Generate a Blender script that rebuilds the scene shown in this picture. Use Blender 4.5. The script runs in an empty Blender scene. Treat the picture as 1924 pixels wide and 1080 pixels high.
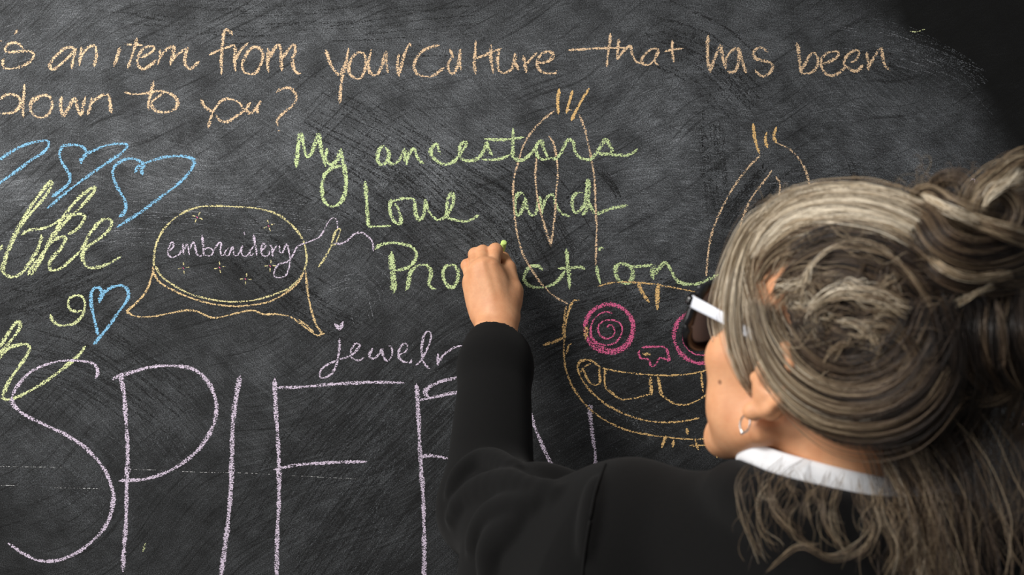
import bpy, bmesh, math, random
import numpy as np
from mathutils import Vector, Matrix

random.seed(7)
rng = np.random.default_rng(11)
scene = bpy.context.scene
scene.cycles.transparent_max_bounces = 64
COL = scene.collection

# ------------------------------------------------------------------ camera, world, light, exposure
CAM = Vector((0.0, -1.40, 1.55))
F_PX = 1842.0                       # focal length in pixels of a 1924 wide frame
cam_data = bpy.data.cameras.new('camera')
cam_data.sensor_width = 36.0
cam_data.lens = 36.0 * F_PX / 1924.0
cam_data.clip_start = 0.02
cam_data.dof.use_dof = True
cam_data.dof.focus_distance = 1.38
cam_data.dof.aperture_fstop = 6.3
cam = bpy.data.objects.new('camera', cam_data)
cam.location = CAM
cam.rotation_euler = (math.pi / 2, 0, 0)
COL.objects.link(cam)
scene.camera = cam

world = bpy.data.worlds.new('room_light')
scene.world = world
world.use_nodes = True
wbg = world.node_tree.nodes['Background']
wbg.inputs['Color'].default_value = (0.93, 0.96, 1.0, 1)
wbg.inputs['Strength'].default_value = 0.22

def area_light(name, loc, target, size, size_y, power, color):
    d = bpy.data.lights.new(name, 'AREA')
    d.shape = 'RECTANGLE'; d.size = size; d.size_y = size_y
    d.energy = power; d.color = color
    o = bpy.data.objects.new(name, d)
    o.location = loc
    o.rotation_euler = (Vector(target) - Vector(loc)).to_track_quat('-Z', 'Y').to_euler()
    COL.objects.link(o)
    return o
area_light('ceiling_lamp_light', (-1.25, -1.35, 2.75), (0.1, -0.25, 1.45), 0.9, 0.7, 52.0, (1.0, 0.965, 0.92))
area_light('window_light', (-2.6, -1.3, 1.75), (0.2, -0.4, 1.5), 1.2, 1.3, 28.0, (1.0, 0.97, 0.94))

vs = scene.view_settings
vs.view_transform = 'Standard'
vs.look = 'None'
vs.exposure = 0.0
vs.gamma = 1.0
vs.use_curve_mapping = False

# ------------------------------------------------------------------ helpers
def at(px, py, d):
    """point seen at pixel (px, py) that stands d metres in front of the board (board face is y = 0)"""
    t = 1.40 - d
    return np.array([(px - 962.0) * t / F_PX, -d, 1.55 - (py - 540.0) * t / F_PX])

def tag(o, label=None, cat=None, group=None, kind=None):
    if label: o['label'] = label
    if cat: o['category'] = cat
    if group: o['group'] = group
    if kind: o['kind'] = kind
    return o

def empty(name, loc=(0, 0, 0)):
    o = bpy.data.objects.new(name, None)
    o.empty_display_size = 0.05
    o.location = loc
    COL.objects.link(o)
    return o

def link_mesh(name, me, mat, parent=None, smooth=True):
    o = bpy.data.objects.new(name, me)
    if mat: me.materials.append(mat)
    COL.objects.link(o)
    if parent:
        o.parent = parent
        o.matrix_parent_inverse = Matrix.Translation(-Vector(parent.location))
    if smooth and len(me.polygons):
        me.polygons.foreach_set('use_smooth', np.ones(len(me.polygons), dtype=bool))
    me.update()
    return o

def mesh_np(name, verts, faces):
    """faces: int array (n,4) or (n,3)"""
    me = bpy.data.meshes.new(name)
    verts = np.asarray(verts, dtype=np.float32); faces = np.asarray(faces, dtype=np.int32)
    n, k = faces.shape
    me.vertices.add(len(verts)); me.vertices.foreach_set('co', verts.ravel())
    me.loops.add(n * k); me.loops.foreach_set('vertex_index', faces.ravel())
    me.polygons.add(n)
    me.polygons.foreach_set('loop_start', np.arange(0, n * k, k, dtype=np.int32))
    me.update(calc_edges=True)
    return me

def fattr(me, name, values, dom='POINT'):
    a = me.attributes.new(name, 'FLOAT', dom)
    a.data.foreach_set('value', np.asarray(values, dtype=np.float32).ravel())

def box_mesh(name, lo, hi):
    x0, y0, z0 = lo; x1, y1, z1 = hi
    v = [(x0,y0,z0),(x1,y0,z0),(x1,y1,z0),(x0,y1,z0),(x0,y0,z1),(x1,y0,z1),(x1,y1,z1),(x0,y1,z1)]
    f = [(0,3,2,1),(4,5,6,7),(0,1,5,4),(1,2,6,5),(2,3,7,6),(3,0,4,7)]
    return mesh_np(name, v, f)

def catmull(pts, n=None, step=None):
    p = np.asarray(pts, dtype=float)
    if len(p) == 1: p = np.vstack([p, p + 1e-3])
    q = np.vstack([2 * p[0] - p[1], p, 2 * p[-1] - p[-2]])
    seg = len(p) - 1
    if n is None:
        L = np.linalg.norm(np.diff(p, axis=0), axis=1).sum()
        n = max(4, int(L / step) + 1)
    # parametrise by chord length
    cl = np.concatenate([[0], np.cumsum(np.maximum(np.linalg.norm(np.diff(p, axis=0), axis=1), 1e-9))])
    s = np.linspace(0, cl[-1], n)
    i = np.clip(np.searchsorted(cl, s, side='right') - 1, 0, seg - 1)
    u = ((s - cl[i]) / (cl[i + 1] - cl[i]))[:, None]
    a, b, c, d = q[i], q[i + 1], q[i + 2], q[i + 3]
    return 0.5 * (2*b + (c - a)*u + (2*a - 5*b + 4*c - d)*u**2 + (3*b - a - 3*c + d)*u**3)

# ------------------------------------------------------------------ material helpers
class NT:
    def __init__(self, name):
        self.m = bpy.data.materials.new(name); self.m.use_nodes = True
        self.t = self.m.node_tree; self.t.nodes.clear()
        self.out = self.n('ShaderNodeOutputMaterial')
    def n(self, kind, **kw):
        nd = self.t.nodes.new(kind)
        for k, v in kw.items(): setattr(nd, k, v)
        return nd
    def l(self, a, b): self.t.links.new(a, b)
    def val(self, sock, v):
        if isinstance(v, bpy.types.NodeSocket): self.l(v, sock)
        elif v is not None: sock.default_value = v
    def math(self, op, a, b=None, c=None, clamp=False):
        nd = self.n('ShaderNodeMath', operation=op); nd.use_clamp = clamp
        self.val(nd.inputs[0], a); self.val(nd.inputs[1], b)
        if c is not None: self.val(nd.inputs[2], c)
        return nd.outputs[0]
    def mapr(self, v, a, b, c=0.0, d=1.0, smooth=False):
        nd = self.n('ShaderNodeMapRange'); nd.interpolation_type = 'SMOOTHSTEP' if smooth else 'LINEAR'
        self.val(nd.inputs[0], v)
        for i, x in enumerate((a, b, c, d)): self.val(nd.inputs[i + 1], x)
        return nd.outputs[0]
    def noise(self, vec, scale, detail=2.0, rough=0.5, dist=0.0):
        nd = self.n('ShaderNodeTexNoise')
        self.val(nd.inputs['Vector'], vec)
        nd.inputs['Scale'].default_value = scale; nd.inputs['Detail'].default_value = detail
        nd.inputs['Roughness'].default_value = rough; nd.inputs['Distortion'].default_value = dist
        return nd.outputs['Fac']
    def mapping(self, vec, rot=(0,0,0), scale=(1,1,1), loc=(0,0,0)):
        if any(rot) and tuple(scale) != (1, 1, 1):
            pre = self.n('ShaderNodeMapping'); self.l(vec, pre.inputs['Vector']); pre.inputs['Rotation'].default_value = rot
            vec = pre.outputs['Vector']; rot = (0, 0, 0)
        nd = self.n('ShaderNodeMapping')
        self.l(vec, nd.inputs['Vector'])
        nd.inputs['Rotation'].default_value = rot; nd.inputs['Scale'].default_value = scale; nd.inputs['Location'].default_value = loc
        return nd.outputs['Vector']
    def mix(self, fac, a, b):
        nd = self.n('ShaderNodeMix', data_type='RGBA')
        self.val(nd.inputs[0], fac)
        for s, v in ((nd.inputs[6], a), (nd.inputs[7], b)):
            if isinstance(v, bpy.types.NodeSocket): self.l(v, s)
            else: s.default_value = (*v, 1)
        return nd.outputs[2]
    def attr(self, name):
        nd = self.n('ShaderNodeAttribute', attribute_name=name)
        return nd.outputs['Fac']
    def obj(self):
        return self.n('ShaderNodeTexCoord').outputs['Object']
    def bsdf(self, **kw):
        b = self.n('ShaderNodeBsdfPrincipled')
        for k, v in kw.items():
            s = b.inputs[k]
            if isinstance(v, bpy.types.NodeSocket): self.l(v, s)
            elif isinstance(v, (tuple, list)) and len(v) == 3 and s.type == 'RGBA': s.default_value = (*v, 1)
            else: s.default_value = v
        self.l(b.outputs[0], self.out.inputs['Surface'])
        return b
    def bump(self, h, strength=0.3, dist=0.001):
        nd = self.n('ShaderNodeBump'); nd.inputs['Strength'].default_value = strength; nd.inputs['Distance'].default_value = dist
        self.l(h, nd.inputs['Height'])
        return nd.outputs['Normal']

def plain(name, color, rough=0.6, spec=0.4, metal=0.0):
    t = NT(name)
    n = t.noise(t.obj(), 60.0, 3.0)
    c = t.mix(n, tuple(x * 0.9 for x in color), tuple(min(1, x * 1.08) for x in color))
    t.bsdf(**{'Base Color': c, 'Roughness': rough, 'Specular IOR Level': spec, 'Metallic': metal})
    return t.m

# ------------------------------------------------------------------ room
floor_m = plain('floor_vinyl', (0.34, 0.31, 0.27), 0.5)
wall_m = plain('wall_paint', (0.55, 0.54, 0.51), 0.85)
trim_m = plain('trim_paint', (0.42, 0.41, 0.39), 0.6)
tag(link_mesh('floor', box_mesh('floor', (-3.2, -3.2, -0.1), (3.2, 0.2, 0.0)), floor_m, smooth=False), kind='structure')
tag(link_mesh('wall_back', box_mesh('wall_back', (-3.2, 0.02, 0.0), (3.2, 0.2, 3.0)), wall_m, smooth=False), kind='structure')
tag(link_mesh('baseboard_back', box_mesh('baseboard_back', (-3.2, 0.004, 0.0), (3.2, 0.02, 0.11)), trim_m, smooth=False), kind='structure')

# ------------------------------------------------------------------ chalkboard
BX0, BX1, BZ0, BZ1 = -1.9, 1.9, 0.72, 2.32
def gauss(px, py, cx, cy, sx, sy, ang=0.0):
    a = math.radians(ang); c, s = math.cos(a), math.sin(a)
    dx, dy = px - cx, py - cy
    u = (dx * c + dy * s) / sx; v = (-dx * s + dy * c) / sy
    return np.exp(-0.5 * (u * u + v * v))

def swipe(px, py, pts, w, soft=0.45):
    """soft band along a polyline: an eraser or sleeve pass"""
    q = catmull(pts, n=24)
    d = np.full(px.shape, 1e9)
    for i in range(len(q) - 1):
        a, b = q[i], q[i + 1]
        ab = b - a; L = max(ab @ ab, 1e-9)
        u = np.clip(((px - a[0]) * ab[0] + (py - a[1]) * ab[1]) / L, 0, 1)
        d = np.minimum(d, np.hypot(px - a[0] - u * ab[0], py - a[1] - u * ab[1]))
    return 1.0 / (1.0 + np.exp((d - w) / (w * soft * 0.4)))

def vnoise(px, py, cell, seed):
    r = np.random.default_rng(seed)
    g = r.random((256, 256))
    x = px / cell + 97.0; y = py / cell + 61.0
    xi = np.floor(x).astype(int); yi = np.floor(y).astype(int)
    fx = x - xi; fy = y - yi
    fx = fx * fx * (3 - 2 * fx); fy = fy * fy * (3 - 2 * fy)
    G = lambda i, j: g[i % 256, j % 256]
    return (G(xi, yi) * (1 - fx) + G(xi + 1, yi) * fx) * (1 - fy) + (G(xi, yi + 1) * (1 - fx) + G(xi + 1, yi + 1) * fx) * fy

def build_board():
    step = 0.005
    xs = np.arange(BX0, BX1 + 1e-6, step); zs = np.arange(BZ0, BZ1 + 1e-6, step)
    X, Z = np.meshgrid(xs, zs)
    px = 962 + X * F_PX / 1.40; py = 540 - (Z - 1.55) * F_PX / 1.40
    cl = 0.55 * vnoise(px, py, 170, 1) + 0.3 * vnoise(px + py * .5, py - px * .3, 70, 2) + 0.15 * vnoise(px, py, 30, 3)
    # overall dust left by wiping: strong above, thin low down and around the big face
    base = 0.62 - 0.32 / (1 + np.exp(-(py - 560) / 110))
    base -= 0.16 * gauss(px, py, 1180, 760, 230, 230)
    edge = np.hypot((px - 900) / np.where(px > 900, 960.0, 2000.0), (py - 560) / np.where(py > 560, 1100.0, 640.0))
    base *= 1.0 / (1 + np.exp((edge - 1.13 + 0.05 * (vnoise(px, py, 60, 4) - .5)) / 0.028))   # nothing was ever written past here
    base += 0.04 * gauss(px, py, 60, 150, 330, 130) + 0.20 * gauss(px, py, 300, 310, 420, 60, -4)
    base += 0.24 * gauss(px, py, 1290, 330, 90, 160, 6) + 0.12 * gauss(px, py, 1290, 180, 150, 90)
    base += 0.16 * gauss(px, py, 1640, 260, 150, 50, 24) + 0.10 * gauss(px, py, 900, 60, 340, 40)
    base += 0.17 * gauss(px, py, 640, 545, 70, 40, 20) + 0.12 * gauss(px, py, 120, 880, 90, 40, 15) + 0.10 * gauss(px, py, 310, 770, 140, 40, 25)
    base += 0.13 * gauss(px, py, 600, 300, 90, 60, 30) + 0.16 * gauss(px, py, 840, 110, 18, 32, 15) + 0.07 * gauss(px, py, 1190, 800, 120, 22, 25)
    base += 0.12 * gauss(px, py, 1260, 360, 260, 50) + 0.08 * gauss(px, py, 1250, 590, 120, 60)
    # dark clean passes
    for pts, w, a in [([(420, 500), (560, 600), (690, 640)], 34, .10), ([(690, 420), (760, 470), (700, 560)], 40, .10),
                      ([(600, 320), (720, 380), (790, 460)], 16, .12), ([(880, 320), (960, 360), (1010, 420)], 10, .14),
                      ([(1125, 310), (1150, 350)], 12, .22), ([(240, 25), (360, 20)], 16, .12), ([(0, 560), (120, 560), (200, 520)], 30, .12),
                      ([(1220, 90), (1300, 70)], 22, .12), ([(1610, 320), (1590, 370)], 8, .14), ([(1410, 330), (1350, 420)], 18, .12),
                      ([(1560, 130), (1700, 60)], 26, .10), ([(930, 190), (820, 190), (700, 220)], 30, .10), ([(1760, 30), (1860, 90), (1920, 220)], 60, .15),
                      ([(560, 0), (760, 12), (960, 4)], 16, .12), ([(20, 320), (60, 290)], 18, .14), ([(380, 420), (470, 440)], 14, .1)]:
        base -= a * swipe(px, py, pts, w)
    dust = np.clip(base * (0.45 + 1.1 * cl), 0, 1)
    # which way the wiping marks run, as three weights
    wh = np.clip(0.55 + 0.5 * gauss(px, py, 250, 370, 500, 90) + 0.6 * gauss(px, py, 1350, 330, 220, 140) - 0.5 * gauss(px, py, 700, 900, 300, 200), 0, 1)
    wd = np.clip(0.15 + 0.75 * gauss(px, py, 760, 340, 240, 170) + 0.6 * gauss(px, py, 300, 760, 260, 90) + 0.5 * gauss(px, py, 1640, 250, 200, 90), 0, 1)
    wu = np.clip(0.12 + 0.75 * gauss(px, py, 700, 880, 240, 210) + 0.5 * gauss(px, py, 120, 110, 260, 160) + 0.6 * gauss(px, py, 1150, 700, 260, 200) + 0.5 * gauss(px, py, 120, 560, 160, 60), 0, 1)
    nz, nx = X.shape
    V = np.stack([X.ravel(), np.zeros(X.size), Z.ravel()], 1)
    idx = np.arange(nz * nx).reshape(nz, nx)
    Fq = np.stack([idx[:-1, :-1].ravel(), idx[:-1, 1:].ravel(), idx[1:, 1:].ravel(), idx[1:, :-1].ravel()], 1)
    # sides and back of the panel
    k = len(V)
    V = np.vstack([V, [(BX0, .018, BZ0), (BX1, .018, BZ0), (BX1, .018, BZ1), (BX0, .018, BZ1)],
                   [(BX0, 0, BZ0), (BX1, 0, BZ0), (BX1, 0, BZ1), (BX0, 0, BZ1)]])
    Fq = np.vstack([Fq, [(k, k+3, k+2, k+1), (k+4, k, k+1, k+5), (k+5, k+1, k+2, k+6), (k+6, k+2, k+3, k+7), (k+7, k+3, k, k+4)]])
    me = mesh_np('board_panel', V, Fq)
    pad = np.zeros(8)
    for nm, a in (('dust', dust), ('wipe_h', wh), ('wipe_d', wd), ('wipe_u', wu)):
        fattr(me, nm, np.concatenate([a.ravel(), pad]))
    return me

def board_material():
    t = NT('chalkboard_paint')
    o = t.obj()
    wn = t.n('ShaderNodeTexNoise'); t.l(o, wn.inputs['Vector']); wn.inputs['Scale'].default_value = 3.2; wn.inputs['Detail'].default_value = 1.0
    wv = t.n('ShaderNodeVectorMath', operation='SCALE'); t.l(wn.outputs['Color'], wv.inputs[0]); wv.inputs['Scale'].default_value = 0.16
    wa = t.n('ShaderNodeVectorMath', operation='ADD'); t.l(o, wa.inputs[0]); t.l(wv.outputs[0], wa.inputs[1])
    ow = wa.outputs[0]                                   # gently bent coordinates: the arm swings while it wipes
    def streak(ang, along, across, lo, hi, seed):
        v = t.mapping(ow, rot=(0, math.radians(ang), 0), scale=(along, 1.0, across), loc=(seed, 0, seed * 1.7))
        return t.mapr(t.noise(v, 1.0, 4.0, 0.65), lo, hi)
    h1 = streak(1, 26, 460, .46, .76, 1.3)
    h2 = streak(-4, 60, 700, .52, .80, 5.1)
    d1 = streak(-42, 14, 330, .44, .74, 2.2)
    u1 = streak(36, 13, 330, .44, .74, 3.9)
    dust = t.attr('dust')
    grain = t.mapr(t.noise(t.mapping(o, scale=(0.8, 1, 1.2)), 760.0, 2.0, .7), .34, .68)
    st = t.math('MULTIPLY', t.attr('wipe_h'), t.math('MAXIMUM', h1, h2))
    st = t.math('ADD', st, t.math('MULTIPLY', t.attr('wipe_d'), d1))
    st = t.math('ADD', st, t.math('MULTIPLY', t.attr('wipe_u'), u1))
    cloud = t.mapr(t.noise(o, 24.0, 4.0, .6), .3, .72, .5, 1.35)
    a = t.math('MULTIPLY', t.math('MULTIPLY_ADD', dust, 0.97, 0.03), t.math('MULTIPLY_ADD', st, 0.75, 0.40))
    a = t.math('MULTIPLY', a, cloud)
    a = t.math('MULTIPLY', a, t.math('MULTIPLY_ADD', t.math('POWER', grain, 1.5), 2.1, 0.22))
    scr = t.math('MULTIPLY', t.mapr(t.noise(t.mapping(ow, rot=(0, math.radians(30), 0), scale=(7, 1, 240), loc=(9, 0, 4)), 1.0, 3.0), .56, .68), 0.5)
    a = t.math('MULTIPLY', a, t.math('SUBTRACT', 1.0, scr))
    col = t.mix(t.math('MULTIPLY', a, DUSTK), (0.0062, 0.0062, 0.0060), (0.62, 0.66, 0.71))
    t.bsdf(**{'Base Color': col, 'Roughness': 0.85, 'Specular IOR Level': 0.12})
    return t.m
DUSTK = 0.27

board = empty('chalkboard', (0.0, 0.0, BZ0))
tag(board, 'wide black chalkboard wall covered in wiped chalk dust, handwriting and coloured chalk doodles', 'chalkboard')
link_mesh('board_panel', build_board(), board_material(), board, smooth=False)

# ------------------------------------------------------------------ chalk
def chalk_material(name, color, thr0=0.565):
    t = NT(name)
    o = t.obj()
    uv = t.n('ShaderNodeUVMap', uv_map='stroke').outputs['UV']
    sep = t.n('ShaderNodeSeparateXYZ'); t.l(uv, sep.inputs[0])
    v = t.math('ABSOLUTE', sep.outputs['Y'])
    g = t.noise(t.mapping(o, rot=(0, 0.05, 0), scale=(0.8, 1, 1.35)), 520.0, 2.5, .65)
    g2 = t.noise(o, 130.0, 2.0)
    gg = t.math('ADD', t.math('MULTIPLY', g, 0.82), t.math('MULTIPLY', g2, 0.22))
    edge = t.math('MULTIPLY', t.math('POWER', v, 3.0), 0.17)
    thr = t.math('SUBTRACT', t.math('ADD', edge, thr0), t.math('MULTIPLY', t.attr('press'), 0.14))
    al = t.mapr(t.math('SUBTRACT', gg, thr), -0.012, 0.02, smooth=True)
    shade = t.mix(t.mapr(g, .4, .7), tuple(c * .8 for c in color), tuple(min(1, c * 1.1) for c in color))
    d = t.n('ShaderNodeBsdfDiffuse'); t.l(shade, d.inputs['Color'])
    tr = t.n('ShaderNodeBsdfTransparent')
    mx = t.n('ShaderNodeMixShader'); t.l(al, mx.inputs[0]); t.l(tr.outputs[0], mx.inputs[1]); t.l(d.outputs[0], mx.inputs[2])
    t.l(mx.outputs[0], t.out.inputs['Surface'])
    return t.m

PEACH = chalk_material('peach_chalk', (0.84, 0.60, 0.38))
ORANGE = chalk_material('orange_chalk', (0.86, 0.56, 0.24))
GREEN = chalk_material('green_chalk', (0.66, 0.80, 0.40))
CREAM = chalk_material('pale_green_chalk', (0.74, 0.80, 0.42))
YELLOW = chalk_material('yellow_chalk', (0.78, 0.70, 0.36))
BLUE = chalk_material('blue_chalk', (0.25, 0.54, 0.80))
LILAC = chalk_material('lilac_chalk', (0.72, 0.62, 0.76))
PINK = chalk_material('pink_chalk', (0.80, 0.16, 0.33))
WHITE = chalk_material('white_chalk', (0.62, 0.62, 0.62))

layer = [0]
def chalk(name, mat, strokes, w=7.0, press=0.55, label=None, parent=None):
    """strokes: lists of pixel points on the board; a stroke may be (points, width, press)"""
    VV, FF, UV, PR = [], [], [], []
    base = 0
    for st in strokes:
        if isinstance(st, tuple) and isinstance(st[0], list): pts, ww, pr = st
        else: pts, ww, pr = st, w, press
        q = catmull(pts, step=2.5)
        n = len(q)
        tg = np.gradient(q, axis=0); tg /= np.maximum(np.linalg.norm(tg, axis=1), 1e-6)[:, None]
        nr = np.stack([-tg[:, 1], tg[:, 0]], 1)
        s = np.linspace(0, 1, n)
        L = np.linalg.norm(np.diff(q, axis=0), axis=1).sum()
        wob = 1 + 0.16 * np.sin(s * L / 9 + base) + 0.12 * np.sin(s * L / 23 + 1.3 * base)
        # a wide chalk edge: strokes running down are fatter than strokes running across
        calli = 0.82 + 0.34 * np.abs(tg[:, 1])
        endt = np.clip(np.minimum(s, 1 - s) * L / (ww * 0.7), 0.35, 1)
        hw = 0.46 * ww * wob * calli * endt
        if base == 0: layer[0] += 1
        kk = min(len(FF) // 1, 40) if len(strokes) < 300 else 0
        d = 0.0002 + 0.0000012 * layer[0] + 0.000012 * kk + 0.000010 * s
        for sgn in (-1, 1):
            e = q + nr * (sgn * hw)[:, None]
            P3 = np.stack([(e[:, 0] - 962) * 1.4 / F_PX, -d * np.ones(n), 1.55 - (e[:, 1] - 540) * 1.4 / F_PX], 1)
            VV.append(P3); UV.append(np.stack([s * L / 10, np.full(n, float(sgn))], 1)); PR.append(np.full(n, pr))
        i = np.arange(n - 1)
        FF.append(np.stack([base + i, base + i + 1, base + n + i + 1, base + n + i], 1))
        base += 2 * n
    V = np.vstack(VV); Fq = np.vstack(FF); uvs = np.vstack(UV)
    me = mesh_np(name, V, Fq)
    fattr(me, 'press', np.concatenate(PR))
    ul = me.uv_layers.new(name='stroke')
    ul.data.foreach_set('uv', uvs[Fq.ravel()].astype(np.float32).ravel())
    o = link_mesh(name, me, mat, parent or board, smooth=False)
    if label: o['label'] = label
    return o

# wiping streaks: faint dusty lines, and dark ones where the dust was taken off
def streaks(name, mat, groups, label):
    out = []
    for guide, spread, n, lmin, lmax, w0, w1, p0, p1 in groups:
        g = catmull([tuple(float(c) for c in p.split(',')) for p in guide.split()], n=60)
        tg = np.gradient(g, axis=0); tg /= np.linalg.norm(tg, axis=1)[:, None]; nr = np.stack([-tg[:, 1], tg[:, 0]], 1)
        L = np.linalg.norm(np.diff(g, axis=0), axis=1).sum()
        for _ in range(n):
            ln = rng.uniform(lmin, lmax) / L; s0 = rng.uniform(-.05, 1.05 - min(ln, 1)); off = rng.normal(0, .5) * spread; sk = rng.normal(0, .06)
            ss = np.clip(np.linspace(s0, s0 + ln, 6), 0, 1) * 59
            pts = [(np.interp(v, np.arange(60), g[:, 0] + nr[:, 0] * off) + rng.normal(0, .4), np.interp(v, np.arange(60), g[:, 1] + nr[:, 1] * off) + sk * (v - ss[0]) * L / 60) for v in ss]
            if math.dist(pts[0], pts[-1]) < 8: continue
            out.append((pts, rng.uniform(w0, w1), rng.uniform(p0, p1)))
    o = chalk(name, mat, out, label=label)
    o['kind'] = 'stuff'
DUSTY = chalk_material('chalk_dust', (0.105, 0.112, 0.120), .595)
CLEAN = chalk_material('wiped_paint', (0.024, 0.0245, 0.025), .60)
streaks('chalk_dust_streaks', DUSTY, [
    ('1250,90 1400,52 1540,42 1680,72 1790,116 1845,150', 40, 70, 60, 260, 1.5, 4, .05, .30),
    ('1640,78 1740,98 1820,135 1850,160', 14, 40, 50, 160, 1.2, 3, .15, .42),
    ('1440,170 1600,150 1740,190 1840,290', 70, 50, 60, 220, 1.5, 4, .0, .22),
    ('0,400 300,405 620,420', 60, 190, 20, 130, 1, 2.6, .10, .42),
    ('150,300 450,310 700,300', 90, 110, 20, 140, 1, 2.6, .0, .3),
    ('1250,250 1300,330 1330,400', 0.1, 0, 20, 60, 1, 2, .1, .4),
    ('1210,330 1300,335 1400,330', 130, 150, 10, 60, 1, 2.2, .1, .45),
    ('1540,235 1640,270 1800,330', 60, 130, 20, 120, 1, 2.4, .1, .4),
    ('1440,330 1600,335 1700,360', 60, 90, 20, 130, 1, 2.2, .05, .35),
    ('540,230 720,320 900,470', 150, 130, 60, 300, 1, 2.6, .0, .3),
    ('820,240 1000,300 1150,430', 140, 80, 40, 200, 1, 2.6, .0, .28),
    ('0,655 150,690 290,760 360,860', 90, 130, 80, 320, 1.2, 3.4, .0, .32),
    ('560,1080 680,900 850,740', 150, 150, 60, 330, 1, 3, .0, .30),
    ('640,960 730,760 850,690', 30, 50, 60, 200, 1, 2.4, .1, .4),
    ('980,680 1120,640 1320,600', 110, 120, 40, 240, 1, 2.4, .0, .3),
    ('990,610 1100,545 1290,520', 34, 70, 60, 240, 1, 2.4, .05, .38),
    ('1010,800 1150,760 1330,860', 60, 70, 40, 180, 1, 2.6, .0, .3),
    ('1140,765 1190,790 1230,825', 10, 24, 30, 100, 2, 5, .1, .4),
    ('0,190 110,90 260,20', 80, 90, 40, 220, 1, 2.8, .0, .3),
    ('160,95 260,75 380,70', 30, 30, 40, 160, 1, 2.4, .1, .4),
    ('240,130 600,100 1000,60', 130, 110, 30, 180, 1, 2.4, .0, .24),
    ('560,640 640,540 740,500', 80, 60, 20, 120, 1, 2.6, .05, .35),
    ('0,900 90,870 200,960', 60, 70, 30, 140, 1.4, 4, .0, .28),
    ('0,560 120,520 240,520', 70, 60, 60, 200, 1, 2.6, .0, .3),
    ('290,860 320,780 330,700', 30, 50, 40, 150, 1, 2.6, .0, .28),
    ('690,1040 720,920 735,860', 14, 26, 30, 120, 1, 3, .1, .38)], 'faint pale streaks of wiped chalk dust')
streaks('wiped_streaks', CLEAN, [
    ('560,250 740,350 880,470', 130, 70, 80, 300, 2, 6, .2, .6),
    ('420,440 560,560 700,640', 60, 40, 60, 200, 3, 8, .2, .6),
    ('850,330 960,400 1030,520', 90, 60, 80, 260, 2, 5, .2, .65),
    ('1120,310 1150,350 1160,372', 8, 10, 30, 60, 2, 5, .4, .7),
    ('1210,60 1330,110 1420,200', 60, 40, 60, 240, 3, 9, .1, .5),
    ('1440,310 1400,360 1350,430', 12, 14, 60, 140, 3, 8, .3, .6),
    ('1480,320 1430,380 1400,440', 10, 10, 60, 120, 3, 7, .3, .6),
    ('1340,200 1345,300 1355,420', 40, 20, 80, 200, 3, 8, .1, .4),
    ('540,1080 680,890 850,720', 170, 90, 80, 380, 2, 6, .2, .6),
    ('0,640 150,670 330,790', 90, 50, 80, 320, 2, 6, .2, .6),
    ('0,590 100,560 240,500', 60, 40, 60, 200, 2, 6, .2, .6),
    ('1000,640 1130,610 1300,560', 120, 70, 60, 260, 2, 6, .2, .6),
    ('980,470 1030,400 1100,330', 90, 20, 60, 200, 2, 5, .1, .4),
    ('1560,120 1640,110 1720,140', 30, 20, 60, 160, 3, 8, .2, .5),
    ('1590,290 1605,330 1612,370', 6, 8, 40, 80, 2, 5, .3, .6),
    ('200,20 500,40 900,20', 60, 50, 60, 260, 2, 7, .1, .4)], 'dark streaks where the dust was wiped away')
SCRATCH = chalk_material('chalk_scratch', (0.26, 0.27, 0.29), .575)
streaks('chalk_scratches', SCRATCH, [
    ('0,400 200,398 420,405 620,425', 50, 80, 14, 90, .9, 1.8, .1, .5),
    ('0,440 160,436 300,440', 18, 22, 30, 130, .9, 1.8, .2, .5),
    ('1215,300 1300,330 1400,345', 100, 60, 10, 40, .9, 1.6, .1, .5),
    ('1440,340 1600,330 1760,360', 60, 50, 10, 60, .8, 1.6, .1, .5),
    ('620,560 680,545 700,600', 50, 24, 10, 40, .8, 1.6, .1, .5),
    ('0,70 100,50 200,70', 60, 16, 10, 60, .8, 1.6, .1, .5),
    ('700,330 900,400 1100,500', 200, 40, 10, 70, .8, 1.4, .0, .4),
    ('1560,70 1700,95 1840,150', 30, 26, 20, 90, .8, 1.8, .1, .5)], 'short bright scratches of chalk')

def S(txt):
    """'x,y x,y / x,y ...' -> strokes"""
    return [[tuple(float(c) for c in p.split(',')) for p in part.split()] for part in txt.split('/')]

# the question along the top
chalk('chalk_word', PEACH, S('27,64 34,56 / 0,77 4,77 / 44,92 36,83 26,80 16,83 10,91 12,97 22,98 34,97 50,96 62,99 63,106 56,116 40,125 20,129 8,127 5,118 8,110'), label='end of a word in peach chalk, cut off by the left edge')
chalk('chalk_word', PEACH, S('142,92 133,89 120,92 105,105 95,118 94,126 100,131 110,124 125,111 138,97 142,92 139,105 136,118 135,129 / 153,88 152,100 149,124 / 150,112 158,98 168,88 177,86 181,95 181,108 176,126'), label="'an' in peach chalk")
chalk('chalk_word', PEACH, S('226,88 222,102 214,125 / 258,71 252,92 246,112 240,128 / 234,83 250,84 268,85 / 262,108 275,104 288,95 289,88 280,87 268,93 260,106 258,118 263,127 271,130 283,122 294,113 / 301,92 301,105 296,122 / 298,112 306,100 316,91 326,88 326,98 322,112 320,124 / 322,116 334,102 352,91 349,100 347,113 350,124 357,130 366,123 375,115'), label="'item' in peach chalk")
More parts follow.
